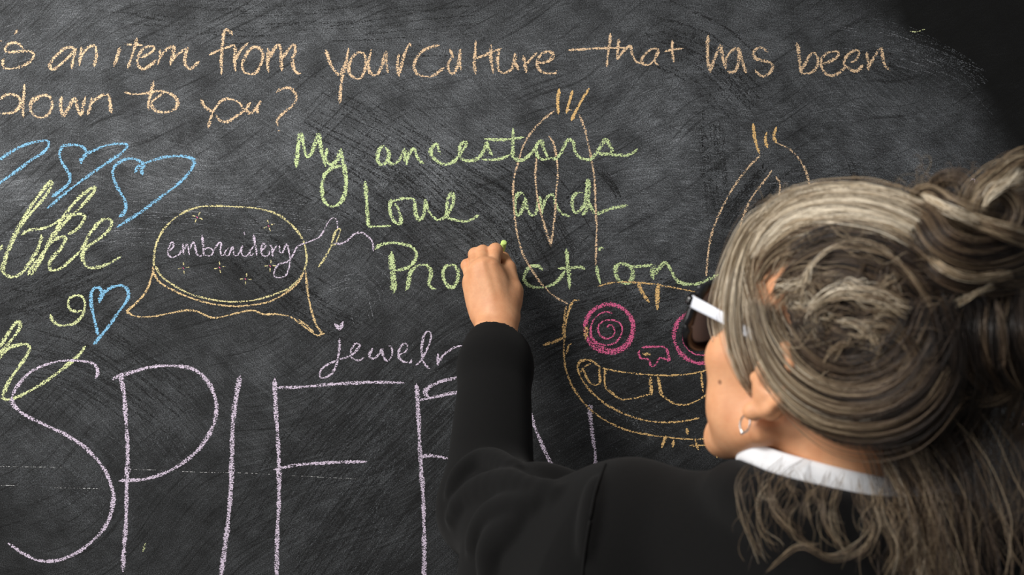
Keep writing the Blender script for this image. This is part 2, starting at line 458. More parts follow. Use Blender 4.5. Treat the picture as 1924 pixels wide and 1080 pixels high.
chalk('chalk_word', PEACH, S('437,66 431,58 424,56 420,65 418,85 416,110 416,130 416,141 / 393,103 410,95 430,88 441,84 / 441,85 442,100 441,120 443,134 / 444,112 452,95 467,80 / 478,86 468,95 458,112 455,125 460,136 470,139 480,137 490,122 494,105 490,93 480,88 470,92 / 503,90 504,105 503,122 505,136 / 504,112 514,95 523,84 528,95 528,112 530,134 / 530,110 541,95 552,83 555,95 550,112 552,128 558,137 566,138'), label="'from' in peach chalk")
chalk('chalk_word', PEACH, S('612,93 618,112 628,132 638,140 646,128 652,108 655,90 / 652,108 648,125 643,145 640,170 638,196 / 680,98 670,100 660,112 655,128 658,140 668,147 678,146 686,130 688,115 684,102 676,98 668,101 / 698,92 694,110 692,122 696,137 707,141 717,125 726,96 / 726,96 726,115 729,138 / 750,100 747,115 747,130 750,145 / 750,140 756,115 763,95 770,82 772,88'), label="'your' in peach chalk")
chalk('chalk_word', PEACH, S('826,85 815,87 800,92 788,102 780,115 778,128 783,138 795,143 812,143 825,135 835,127 / 845,92 850,105 843,118 842,128 848,138 856,134 862,115 865,92 / 865,92 864,115 866,132 / 894,76 893,95 891,120 894,140 / 923,84 922,105 925,125 927,138 / 893,110 910,104 925,97 943,91 / 940,92 935,105 935,120 938,133 948,137 960,130 967,115 968,99 / 968,99 967,115 974,132 / 983,104 986,120 989,138 / 988,122 998,110 1009,99 / 1010,117 1022,118 1035,112 1039,102 1030,97 1018,101 1010,113 1010,126 1018,135 1030,138 1043,137 1046,132'), label="'culture' in peach chalk")
chalk('chalk_word', PEACH, S('1067,94 1090,93 1120,91 1160,90 1182,90 / 1147,62 1145,85 1141,110 1140,126 / 1163,72 1161,90 1159,112 / 1160,112 1170,98 1184,86 1187,100 1193,113 1200,118 1210,117 / 1238,92 1225,92 1212,102 1205,115 1212,122 1225,118 1236,100 1237,91 / 1236,95 1231,110 1233,120 1239,122 / 1264,74 1263,95 1266,117 / 1248,97 1265,93 1284,91'), w=6, press=.7, label="'that' in peach chalk with a long crossbar")
chalk('chalk_word', PEACH, S('1331,66 1329,90 1330,115 1335,136 / 1335,132 1342,112 1350,92 1354,87 1357,105 1363,130 / 1363,130 1364,112 1372,98 1381,91 1388,94 1388,112 1384,130 1375,136 1366,134 / 1388,92 1392,105 1396,120 1402,137 / 1443,98 1432,90 1422,91 1416,100 1420,110 1433,114 1447,118 1452,126 1445,138 1433,143 1422,136 1419,131'), label="'has' in peach chalk")
chalk('chalk_word', PEACH, S('1497,80 1500,95 1503,120 1506,140 / 1506,132 1515,115 1526,100 1535,104 1537,118 1530,132 1518,138 1508,138 / 1545,120 1560,115 1573,107 1575,98 1563,97 1550,102 1543,115 1545,130 1553,139 1566,142 1578,135 1590,125 / 1598,117 1608,113 1614,100 1610,94 1598,99 1588,110 1586,122 1595,128 1605,134 1615,130 1622,121 / 1628,97 1630,112 1632,132 / 1631,126 1642,108 1655,90 1658,105 1662,122 1672,133'), label="'been' in peach chalk")
chalk('chalk_word', PEACH, S('0,187 10,179 25,178 36,184 38,197 30,208 15,213 0,213 / 46,158 45,180 43,200 44,221 / 72,182 62,187 57,200 60,212 70,220 82,220 93,212 98,198 95,184 85,179 72,182 64,192 / 116,181 114,200 119,218 127,205 140,183 / 142,183 145,200 152,216 156,200 161,181 / 173,183 170,200 164,216 / 170,195 185,183 200,177 205,180 207,198 210,213'), label="'down' in peach chalk")
chalk('chalk_word', PEACH, S('289,152 285,170 280,190 279,207 / 234,173 250,177 275,175 297,171 315,174 330,183 334,195 328,205 312,211 295,209 286,200 285,192 295,183 308,175'), label="'to' in peach chalk")
chalk('chalk_word', PEACH, S('378,185 383,198 392,206 400,210 405,202 415,190 430,184 / 402,208 396,222 391,241 / 416,186 432,186 444,190 452,195 455,205 / 405,215 412,225 425,229 440,221 460,207 471,192 / 456,203 465,209 470,214 482,202 490,190 483,205 487,215 / 519,174 526,168 538,165 549,168 556,178 556,188 548,200 535,210 523,222 520,230 523,237 / 521,245 526,246'), w=6.5, label="'you?' in peach chalk")

# the green answer
gw = dict(w=8.5, press=.62)
chalk('chalk_word', GREEN, S('557,315 558,295 560,275 564,251 569,265 573,285 578,295 588,282 598,252 601,270 606,290 612,313 / 615,278 612,295 617,307 626,308 636,295 641,279 / 641,279 644,300 649,325 650,350 645,372 634,385 620,387 610,378 605,360 606,340 612,325 625,315 638,312 645,313'), label="'My' in green chalk", **gw)
chalk('chalk_word', GREEN, S('722,273 712,282 709,297 714,308 724,307 730,296 730,286 724,276 / 728,300 736,308 748,303 756,290 760,278 / 760,278 762,295 764,310 / 764,305 768,290 778,279 783,293 790,303 797,307 / 828,290 824,281 821,270 815,273 809,283 812,293 820,302 832,308 848,306 860,296 868,285 876,272 874,266 866,272 863,285 866,297 878,302 895,299 908,285 915,265 / 915,265 918,280 926,293 / 905,299 925,300 945,297 957,291 / 964,240 964,260 963,280 965,295 / 910,261 930,262 950,262 985,258 / 957,292 963,287 965,295 975,301 985,299 998,288 1005,280 1010,270 1017,265 1022,280 1028,295 1022,300 1010,293 1008,280 / 1026,297 1045,297 1055,285 1063,268 1071,262 1078,270 1080,283 1088,295 1100,299 1112,298 1122,285 1132,270 1138,262 1145,272 1150,283 1140,290 1125,290 / 1118,287 1150,290 1172,292 1188,288 1198,279'), label="'ancestors' in joined-up green chalk", w=8, press=.6)
chalk('chalk_word', GREEN, S('686,340 688,365 690,395 693,424 705,425 720,425 735,424 / 735,374 732,390 735,405 742,417 752,420 753,408 747,390 739,380 / 735,380 739,378 755,373 770,373 778,376 780,395 784,410 790,413 797,400 799,376 803,392 812,405 823,413 838,405 850,385 852,370 848,363 842,375 839,395 842,408 855,413 875,416 890,410 900,403'), label="'Love' in green chalk", w=7.5, press=.62)
chalk('chalk_word', GREEN, S('985,367 976,362 969,372 967,390 970,403 976,403 982,390 988,372 / 986,370 990,390 998,404 1007,400 1012,380 1013,370 1017,385 1018,403 / 1018,395 1025,375 1035,365 1042,370 1045,385 1055,400 1072,407 / 1095,362 1085,362 1077,370 1075,385 1081,400 1092,392 1100,378 1104,335 / 1106,336 1107,355 1106,375 1112,392 1122,401 1140,394 1160,389 1180,385 / 1090,405 1100,397 1106,380'), label="'and' in green chalk over the rabbit ear", w=8, press=.55)
chalk('chalk_word', GREEN, [([(736,472),(737,500),(739,525),(740,551)], 12, .62)] + S('704,468 715,460 735,456 755,458 772,463 782,474 780,488 770,500 755,506 743,508 / 762,546 767,535 770,515 778,503 792,497 805,500 810,515 806,530 810,540 820,543 / 848,499 838,500 832,512 836,530 848,540 858,530 861,512 855,500 845,497'), label="'Pro' of an unfinished green word left of the writing hand", **gw)
chalk('chalk_word', GREEN, S('1020,508 1012,500 1000,500 990,507 985,520 988,532 1000,539 1015,540 1035,536 1050,525 1062,508 / 1064,467 1066,490 1069,515 1070,544 / 1048,504 1070,503 1090,502 1100,506 / 1126,471 1128,465 1134,467 / 1121,497 1123,515 1128,533 / 1170,493 1158,500 1157,515 1165,528 1180,532 1188,520 1187,505 1175,495 / 1165,493 1185,500 1205,500 1230,497 / 1232,498 1225,510 1228,525 / 1228,518 1240,502 1250,493 1262,510 1272,527 1290,534 1315,532 1335,523 1350,515'), label="'ction' of an unfinished green word right of the writing hand", **gw)

# blue hearts
bw = dict(w=7, press=.6)
chalk('chalk_heart', BLUE, S('-6,303 20,286 45,273 75,265 90,265 91,275 80,287 60,300 30,322 -6,348'), label='blue chalk heart cut off by the left edge', **bw)
chalk('chalk_heart', BLUE, S('153,308 153,298 162,288 158,278 148,273 132,272 118,275 112,287 114,300 123,315 131,328 130,343 118,355 97,370 / 152,303 162,290 180,281 200,273 220,270 239,272 232,284 215,297 185,317 150,342 120,365 95,386 88,391'), label='slanted blue chalk heart, middle of the upper three', **bw)
chalk('chalk_heart', BLUE, S('268,330 266,318 270,310 262,302 250,298 233,300 218,310 212,322 215,340 225,360 234,375 236,390 230,403 223,407 / 254,325 258,315 270,308 290,300 315,294 340,293 362,298 364,308 355,325 335,345 300,372 265,398 240,414 219,427'), label='slanted blue chalk heart, rightmost of the upper three', w=7.5, press=.6)
chalk('chalk_heart', BLUE, S('187,569 188,560 192,551 187,541 178,541 172,550 171,565 175,590 180,610 184,630 / 189,565 195,550 207,541 225,536 238,542 242,555 235,570 220,590 205,612 190,630 176,647'), label='upright blue chalk heart under the word the', w=7, press=.75)

# pale green script at the left
chalk('chalk_word', CREAM, S('8,510 9,490 20,460 35,425 60,385 80,358 96,341 95,352 80,375 60,398 38,425 30,440 18,465 8,490 3,505 12,517 25,520 40,513 55,495 70,470 77,450 78,440 / 40,442 55,432 75,430 95,424 115,412 140,400 / 52,518 62,500 85,470 100,440 125,400 150,370 178,351 175,362 160,380 135,405 115,425 98,450 / 115,412 145,402 158,405 157,415 145,430 128,440 / 58,517 75,492 85,470 100,452 120,444 123,451 112,470 95,490 94,505 100,508 117,502 137,485 150,472 / 150,472 160,459 170,437 188,417 200,411 210,415 206,430 187,448 164,464 155,477 157,491 165,501 177,503 200,497 229,481 / 0,470 5,460'), w=8, press=.55, label="'the' in pale green script")
chalk('chalk_word', CREAM, S('-4,655 10,635 25,612 35,604 38,612 32,625 18,643 -4,668 / -4,676 15,655 35,648 50,647 56,655 50,668 35,690 18,715 6,740 6,748 20,750 45,740 80,720 115,695 145,670 161,650'), w=8, press=.6, label='tail of a pale green script word at the left edge')
chalk('chalk_squiggle', CREAM, S('95,590 98,600 108,610 122,611 140,607 155,592 160,572 155,558 143,555 131,560 128,572 133,582 145,585 155,583'), w=6.5, press=.6, label='pale green chalk curl beside the upright blue heart')

# speech bubble with the embroidery note
bub = chalk('chalk_speech_bubble', YELLOW, S('289,500 290,475 297,450 310,428 335,405 365,391 400,387 440,388 480,391 520,402 545,420 563,440 573,462 576,485 574,500 565,520 545,540 515,553 480,563 440,567 400,563 360,553 325,535 303,518 292,500'), w=5, press=.6)
TAN = chalk_material('tan_chalk', (0.80, 0.58, 0.30))
chalk('chalk_bubble_tail', TAN, S('287,500 290,515 300,530 325,545 360,560 400,571 440,575 480,572 510,565 540,548 560,530 573,508 / 288,505 282,530 273,550 255,570 240,583 245,590 262,595 290,594 320,588 350,583 370,585 390,594 405,597 430,592 450,587 475,583 495,590 520,590 545,595 565,608 580,620 597,630 610,626 / 574,508 576,530 580,560 587,590 595,612 604,625 598,631 / 560,600 575,610 590,625'), w=5, press=.62, parent=board, label='orange chalk tail under the speech bubble')  # second lower outline and wavy tail, drawn in chalk
chalk('chalk_word', LILAC, S('317,472 325,464 326,456 321,457 316,470 317,480 326,483 337,477 341,470 / 344,457 345,480 / 346,470 352,459 356,479 / 357,467 364,455 370,477 377,481 381,476 / 383,470 392,465 401,472 395,480 385,479 / 401,471 412,456 416,458 414,470 417,480 422,477 / 430,465 423,473 424,479 430,479 437,463 440,478 447,479 456,461 / 456,461 454,473 456,480 463,481 470,473 / 459,435 460,441 / 477,463 470,471 471,480 477,476 / 490,472 499,463 496,456 491,466 493,479 503,480 507,470 / 507,460 511,465 512,481 513,472 521,460 / 525,461 526,473 531,474 539,459 544,480 545,493 540,513 530,521 517,520 515,512 523,497 543,490 555,470') + [([(380,442),(382,462),(383,480)], 5.5, .6), ([(476,441),(480,462),(483,480)], 5.5, .6)], w=3.8, press=.62, label="'embroidery' in lilac chalk inside the bubble")
chalk('chalk_thread', LILAC, S('553,474 560,462 578,455 600,445 610,430 618,415 627,409 633,415 634,430') + [([(628,457),(640,458),(655,450),(665,440),(678,437),(690,443),(700,455),(702,472)], 5, .6)], w=3.2, press=.55, label='thin lilac chalk thread')
chalk('chalk_needle', YELLOW, S('598,502 610,485 622,462 628,440 635,430 640,432 636,445 628,460 624,455 631,438'), w=4.2, press=.55)
for cx, cy, a in ((371,408,30), (505,424,-12), (345,503,0), (413,502,-4), (508,499,8), (462,524,10)):
    c, s = math.cos(math.radians(a)), math.sin(math.radians(a))
    R2 = lambda x, y: (cx + x * c - y * s, cy + x * s + y * c)
    st = chalk('chalk_star', YELLOW, [[R2(-11, 2), R2(-4, 1)], [R2(4, -1), R2(11, -1)], [R2(0, -11), R2(0, -4)], [R2(0, 4), R2(1, 11)]], w=3, press=.7)
    chalk('star_centre', PINK, [[(cx - 2, cy - 1), (cx + 1, cy + 2)]], w=4, press=.8, parent=st, label='pink dot')

# jewelry
chalk('chalk_heart', LILAC, [([(628,608),(634,614),(638,620)], 7, .8), ([(645,603),(642,612),(638,620)], 7, .8)], label='tiny filled lilac heart over the j')
chalk('chalk_word', LILAC, S('638,636 637,660 632,685 622,703 605,710 601,700 610,688 635,676 658,668 672,655 676,648 668,645 660,658 662,672 675,677 685,670 / 700,653 694,668 702,674 712,665 718,655 720,668 728,678 737,665 735,652 730,649 / 748,667 762,660 766,648 758,646 750,658 750,672 760,680 772,680 773,675 / 781,686 792,675 805,650 810,630 805,622 797,630 792,655 796,680 803,689 808,692 / 823,664 822,678 823,687 / 824,682 832,668 845,658 862,650 880,652'), w=5.2, press=.58, label="'jewelry' in lilac script running behind the sleeve")

# big letters
bl = dict(w=9, press=.6)
chalk('chalk_letter', LILAC, [([(179,711),(184,698),(175,683),(150,678),(125,677),(95,682),(60,697),(35,722),(22,745)], 7, .6)] + S('22,745 25,760 45,778 85,798 130,820 165,845 195,880 210,915 213,940 205,975 185,1005 150,1035 110,1052 75,1053 45,1040 15,1020'), label='big lilac letter S', w=8.5, press=.6)
chalk('chalk_letter', LILAC, S('226,702 233,740 237,790 240,850 238,920 237,980 233,1030 231,1074 / 212,714 220,707 245,700 280,690 320,687 360,692 385,710 400,735 407,765 400,800 380,835 350,865 310,888 270,900 223,903'), label='big lilac letter P', **bl)
chalk('chalk_letter', LILAC, S('452,705 445,740 438,790 436,860 433,930 425,1010 414,1090'), label='big lilac letter I', w=10, press=.6)
chalk('chalk_letter', LILAC, S('516,710 518,760 521,810 524,870 524,940 521,1010 520,1090 / 520,728 560,727 620,722 690,718 760,719 / 514,882 560,873 620,869 690,867'), label='big lilac letter F', **bl)
chalk('chalk_letter', LILAC, S('782,720 785,755 787,800 790,860 795,930 797,1000 797,1090 / 785,752 815,746 852,738 880,735 / 865,708 850,711 825,718 805,728 799,738 806,746 / 788,858 815,856 845,862'), label='big lilac letter beside the sleeve, partly hidden', **bl)
chalk('chalk_letter', LILAC, S('975,720 985,748 995,775 1010,815 1030,860 1050,895 1070,940'), label='slanting leg of a big lilac letter right of the forearm', w=9, press=.5)
chalk('chalk_letter', LILAC, S('1104,768 1110,762 1108,775 1110,790 1113,820 1118,850 1120,900'), label='big lilac stroke over the shoulder', w=9, press=.5)

# the rabbit
chalk('chalk_rabbit_ear', PEACH, S('1043,207 1020,225 1000,247 985,270 975,300 965,340 965,380 970,430 980,470 995,500 1015,530 1040,555 1068,572 / 1088,215 1098,240 1105,270 1112,305 1117,340 1119,390 1121,430 1120,460 1119,500 / 1031,255 1040,270 1046,300 1048,330 1045,360 1043,400 1038,440 1035,463 / 1008,295 1006,330 1009,365 1016,400 1025,430 1035,463 / 1060,205 1075,207'), w=5, press=.5, label='left rabbit ear in peach chalk')
chalk('ear_tuft', ORANGE, S('1051,166 1048,190 1049,215 / 1076,170 1070,190 1064,213 / 1107,166 1092,190 1073,227'), w=6, press=.8)
chalk('chalk_rabbit_ear', PEACH, S('1428,292 1410,310 1390,335 1370,365 1350,405 1337,440 1330,480 1327,520 / 1458,268 1480,278 1500,297 1515,325 1522,365 1520,420 / 1450,320 1440,335 1420,360 1405,385 1392,420 1383,460 1376,500 / 1457,331 1465,345 1463,370 1457,385'), w=5, press=.45, label='right rabbit ear in peach chalk, going behind the hair')
chalk('ear_tuft', ORANGE, S('1415,232 1418,260 1427,289 / 1441,248 1438,262 1442,278 / 1459,238 1454,255 1458,269'), w=6, press=.85)
chalk('chalk_rabbit_face', ORANGE, S('1089,564 1078,565 1070,580 1062,610 1060,640 1060,670 1065,700 1078,730 1100,760 1130,785 1170,805 1210,815 1260,822 1310,825 1350,820 1400,812 1450,790 / 1064,574 1060,600 1057,630 / 1074,645 1068,650 1064,665 / 1123,538 1150,531 1185,530 1230,534 1270,541 1310,550 1360,570 / 1295,837 1330,836 1372,834') + [([(1020,648),(1040,642),(1064,632)], 7, .6), ([(1199,530),(1207,550),(1220,568)], 7, .7), ([(1237,532),(1235,555),(1235,582)], 9, .75), ([(1251,818),(1243,841)], 7, .7), ([(1266,826),(1264,840)], 7, .7), ([(1306,826),(1312,845)], 7, .7), ([(1290,804),(1292,816)], 6, .7), ([(1335,812),(1342,814)], 6, .7), ([(1347,852),(1347,861)], 6, .7)], w=5, press=.55)
def ell(cx, cy, rx, ry, rot=0.0, a0=0, a1=380, n=26):
    c, s = math.cos(math.radians(rot)), math.sin(math.radians(rot))
    out = []
    for i in range(n):
        a = math.radians(a0 + (a1 - a0) * i / (n - 1)); x, y = rx * math.cos(a), ry * math.sin(a)
        out.append((cx + x * c - y * s, cy + x * s + y * c))
    return out
chalk('chalk_rabbit_eye', PINK, [(ell(1145, 617, 46, 45, 40, 0, 380), 10, .62), (ell(1147, 616, 42, 40, 40, -60, 120), 8, .6)] + S('1151,588 1135,586 1118,597 1110,615 1112,633 1125,645 1145,648 1160,640 1168,625 1168,612 1158,603 1142,601 1128,607 1123,618 1130,632 1143,636 1153,630 1154,618 1147,610 1140,615'), w=4.5, press=.62, label='pink spiral eye, the whole one')
chalk('eye_smear', ORANGE, [([(1099,604),(1101,620),(1100,640)], 9, .4)], label='orange chalk smear on the eye rim')
chalk('chalk_rabbit_eye', PINK, [(ell(1318, 632, 52, 50, 20, 40, 270), 10, .62)] + S('1320,605 1297,612 1285,625 1285,645 1297,660 1315,667 1335,665 / 1325,625 1310,630 1302,640 1308,652 1325,657'), w=4.5, press=.62, label='pink spiral eye half hidden behind the cheek')
chalk('chalk_rabbit_nose', PINK, S('1205,653 1225,651 1250,653 1256,670 1256,677 1240,672 1232,684 1224,688 1218,675 1205,673 1200,665 1202,658'), w=5.5, press=.62)
chalk('nose_smear', ORANGE, [([(1206,664),(1222,666)], 10, .5)])
chalk('chalk_rabbit_mouth', ORANGE, S('1085,682 1095,676 1112,678 1130,690 1165,698 1210,703 1250,705 1290,703 1322,697 1350,690 / 1100,677 1088,682 1086,695 1095,715 1115,740 1145,763 1180,780 1220,791 1260,793 1290,790 1314,785 / 1110,683 1097,690 1090,700 / 1095,692 1103,710 1112,721 1126,720 1126,690 / 1137,693 1137,725 1150,738 1168,750 1195,747 1222,740 / 1243,742 1265,757 1290,760 1310,752 1330,740 / 1317,700 1321,737') + [([(1222,707),(1224,742)], 9, .7), ([(1236,706),(1243,744)], 8, .75)], w=5, press=.58)
# stray marks
chalk('chalk_stray_mark', WHITE, S('0,876 60,877 120,878 / 240,881 300,883 / 300,883 380,887 450,888 510,891 / 540,893 600,896 680,900 / 0,912 30,912 / 100,916 200,918'), w=1.5, press=.12, label='thin pale scratch across the lower left')
chalk('chalk_stray_mark', LILAC, S('1805,344 1812,350 1817,355 1819,345 1825,337 1831,337 1832,346 1838,340 1846,345'), w=3.2, press=.5, label='small lilac squiggle by the hair bun')
chalk('chalk_stray_mark', CREAM, S('1708,58 1722,60 1738,55'), w=3, press=.3, label='faint yellowish fleck near the top right')
chalk('chalk_stray_mark', CREAM, S('274,1020 268,1036'), w=5, press=.35, label='short pale green smudge beside the letter P')
chalk('chalk_stray_mark', LILAC, S('1921,795 1925,803'), w=5, press=.6, label='lilac dot at the right edge')

# ------------------------------------------------------------------ smooth solids from distance fields
class Field:
    def __init__(self): self.p = []
    def add(self, fn, c, r, k, op='u'): self.p.append((fn, np.asarray(c, float), float(r), k, op)); return self
    def sphere(self, c, r, k=0.005, op='u'):
        c = np.asarray(c, float)
        return self.add(lambda P: np.linalg.norm(P - c, axis=1) - r, c, r, k, op)
    def cone(self, a, b, r1, r2, k=0.005, op='u', flat=None, q=1.0):
        """tapered capsule; flat = direction squeezed by the factor q"""
        a = np.asarray(a, float); b = np.asarray(b, float); ba = b - a; L = max(ba @ ba, 1e-12)
        if flat is not None: fl = np.asarray(flat, float); fl = fl / np.linalg.norm(fl)
        def fn(P):
            w = P - a
            t = np.clip(w @ ba / L, 0, 1)
            w = w - t[:, None] * ba
            r = r1 + (r2 - r1) * t
            if flat is not None:
                w = w + fl * ((w @ fl) * (1 / q - 1))[:, None]
                return (np.linalg.norm(w, axis=1) - r) * (0.5 + 0.5 * min(q, 1))
            return np.linalg.norm(w, axis=1) - r
        return self.add(fn, (a + b) / 2, math.sqrt(L) / 2 + max(r1, r2), k, op)
    def ell(self, c, r, k=0.01, op='u', R=None):
        c = np.asarray(c, float); r = np.asarray(r, float)
        def fn(P):
            w = P - c
            if R is not None: w = w @ R
            k0 = np.linalg.norm(w / r, axis=1); k1 = np.linalg.norm(w / (r * r), axis=1)
            return k0 * (k0 - 1.0) / np.maximum(k1, 1e-9)
        return self.add(fn, c, r.max(), k, op)
    def path(self, pts, rad, k=0.005, op='u', n=10):
        q = catmull(pts, n=n); rr = np.interp(np.linspace(0, 1, n), np.linspace(0, 1, len(rad)), rad)
        for i in range(n - 1): self.cone(q[i], q[i + 1], rr[i], rr[i + 1], k, op)
        return self
    def __call__(self, P, cull=0.05):
        lo, hi = P.min(0), P.max(0)
        d = np.full(len(P), 1.0, dtype=P.dtype)
        for fn, c, r, k, op in self.p:
            g = np.maximum(np.maximum(lo - c, c - hi), 0)
            if math.sqrt(g @ g) > r + cull: continue
            e = fn(P)
            if op == 'u':
                h = np.maximum(k - np.abs(d - e), 0) / k
                d = np.minimum(d, e) - h * h * k * 0.25
            else:
                h = np.maximum(k - np.abs(d + e), 0) / k
                d = np.maximum(d, -e) + h * h * k * 0.25
        return d

def solidify_field(field, lo, hi, h, B=8, name='solid'):
    lo = np.asarray(lo, float); hi = np.asarray(hi, float)
    H = B * h
    nb = np.ceil((hi - lo) / H).astype(int)
    bi = np.stack(np.meshgrid(*[np.arange(n) for n in nb], indexing='ij'), -1).reshape(-1, 3)
    keep = []
    for s in range(0, len(bi), 256):
        c = lo + (bi[s:s + 256] + 0.5) * H
        keep.append(np.abs(field(c, cull=H * 2)) < H * 1.25)
    bi = bi[np.concatenate(keep)]
    g = np.stack(np.meshgrid(*[np.arange(B + 1)] * 3, indexing='ij'), -1).reshape(-1, 3)
    N = (nb * B + 2).astype(np.int64)
    def key(ijk): return (ijk[..., 0] * N[1] + ijk[..., 1]) * N[2] + ijk[..., 2]
    vk, vp, quads = [], [], []
    CH = 24
    cells = np.stack(np.meshgrid(*[np.arange(B)] * 3, indexing='ij'), -1).reshape(-1, 3)
    corner = np.array([[i, j, k] for i in (0, 1) for j in (0, 1) for k in (0, 1)])
    edges = [(a, b) for a in range(8) for b in range(a + 1, 8) if np.abs(corner[a] - corner[b]).sum() == 1]
    for s in range(0, len(bi), CH):
        blk = bi[s:s + CH]
        ijk = (blk[:, None, :] * B + g[None]).astype(np.int64)
        P = lo + ijk.reshape(-1, 3) * h
        D = field(P, cull=0.03).reshape(len(blk), B + 1, B + 1, B + 1)
        cd = np.stack([D[:, c[0]:c[0] + B, c[1]:c[1] + B, c[2]:c[2] + B] for c in corner], -1)
        ins = cd < 0
        act = ins.any(-1) & ~ins.all(-1)
        if not act.any(): continue
        w = np.argwhere(act)
        cdv = cd[act]; inv = cdv < 0
        base = blk[w[:, 0]] * B + w[:, 1:]
        acc = np.zeros((len(w), 3)); cnt = np.zeros(len(w))
        for a, b in edges:
            m = inv[:, a] != inv[:, b]
            t = np.where(m, cdv[:, a] / np.where(m, cdv[:, a] - cdv[:, b], 1), 0)
            p = corner[a] + t[:, None] * (corner[b] - corner[a])
            acc += p * m[:, None]; cnt += m
        vk.append(key(base.astype(np.int64))); vp.append(lo + (base + acc / cnt[:, None]) * h)
        for ax, c1 in ((0, 4), (1, 2), (2, 1)):
            m = inv[:, 0] != inv[:, c1]
            bb = base[m].astype(np.int64); flip = inv[m, 0]
            u, v = [(1, 2), (2, 0), (0, 1)][ax]
            eu = np.zeros(3, dtype=np.int64); eu[u] = 1; ev = np.zeros(3, dtype=np.int64); ev[v] = 1
            q = np.stack([key(bb), key(bb - eu), key(bb - eu - ev), key(bb - ev)], 1)
            q[~flip] = q[~flip][:, ::-1]
            quads.append(q)
    vk = np.concatenate(vk); vp = np.concatenate(vp); quads = np.concatenate(quads)
    vk, ui = np.unique(vk, return_index=True); vp = vp[ui]
    qi = np.searchsorted(vk, quads); qi = np.clip(qi, 0, len(vk) - 1)
    ok = (vk[qi] == quads).all(1)
    qi = qi[ok]
    # a few rounds of gentle smoothing take the voxel steps out
    e = np.concatenate([qi[:, [0, 1]], qi[:, [1, 2]], qi[:, [2, 3]], qi[:, [3, 0]]])
    deg = np.maximum(np.bincount(e.ravel(), minlength=len(vp)), 1)[:, None]
    for lam in (0.5, -0.52, 0.5, -0.52):
        sm = np.zeros_like(vp)
        for a in range(3):
            sm[:, a] = np.bincount(e[:, 0], vp[e[:, 1], a], len(vp)) + np.bincount(e[:, 1], vp[e[:, 0], a], len(vp))
        vp = vp + lam * (sm / deg - vp)
    return mesh_np(name, vp, qi)

# ------------------------------------------------------------------ person: pose
YAW, PITCH, ROLL = math.radians(37), math.radians(20), math.radians(2)
RH = np.array(Matrix.Rotation(YAW, 3, 'Z') @ Matrix.Rotation(PITCH, 3, 'X') @ Matrix.Rotation(ROLL, 3, 'Y'))
EAR_L = np.array([-0.074, -0.006, -0.026])
HO = at(1448, 728, 0.655) - RH @ EAR_L                     # origin of the head frame (mid skull, eye level)
def hd(x, y, z): return HO + RH @ np.array([x, y, z], float)
NECK = at(1582, 915, 0.605)
SHL = at(1190, 988, 0.51); SHR = NECK + np.array([0.165, -0.055, -0.09])
ELB = at(918, 955, 0.31)
WRI = at(934, 622, 0.118)

MOLE = (0, 0, -5)
skin_t = NT('skin')
_o = skin_t.obj()
_n1 = skin_t.noise(_o, 38.0, 4.0, .6); _n2 = skin_t.noise(_o, 260.0, 3.0, .6)
_c = skin_t.mix(skin_t.mapr(_n1, .35, .68), (0.70, 0.365, 0.195), (0.60, 0.275, 0.135))
_c = skin_t.mix(skin_t.mapr(_n2, .52, .75, 0, .35), _c, (0.60, 0.30, 0.17))
_vd = skin_t.n('ShaderNodeVectorMath', operation='DISTANCE'); skin_t.l(_o, _vd.inputs[0]); _vd.inputs[1].default_value = MOLE
_c = skin_t.mix(skin_t.mapr(_vd.outputs['Value'], .0012, .0026, .75, 0, True), _c, (0.16, 0.06, 0.03))
_bp = skin_t.bump(skin_t.math('ADD', skin_t.noise(_o, 900.0, 3.0, .6), skin_t.math('MULTIPLY', skin_t.noise(skin_t.mapping(_o, scale=(1, 1, 2.2)), 240.0, 3.0), 1.4)), 0.22, 0.0006)
skin_t.bsdf(**{'Base Color': _c, 'Roughness': 0.52, 'Specular IOR Level': 0.35, 'Subsurface Weight': 0.18, 'Subsurface Radius': (0.9, 0.35, 0.2), 'Subsurface Scale': 0.006, 'Normal': _bp})
SKIN = skin_t.m

body = Field()
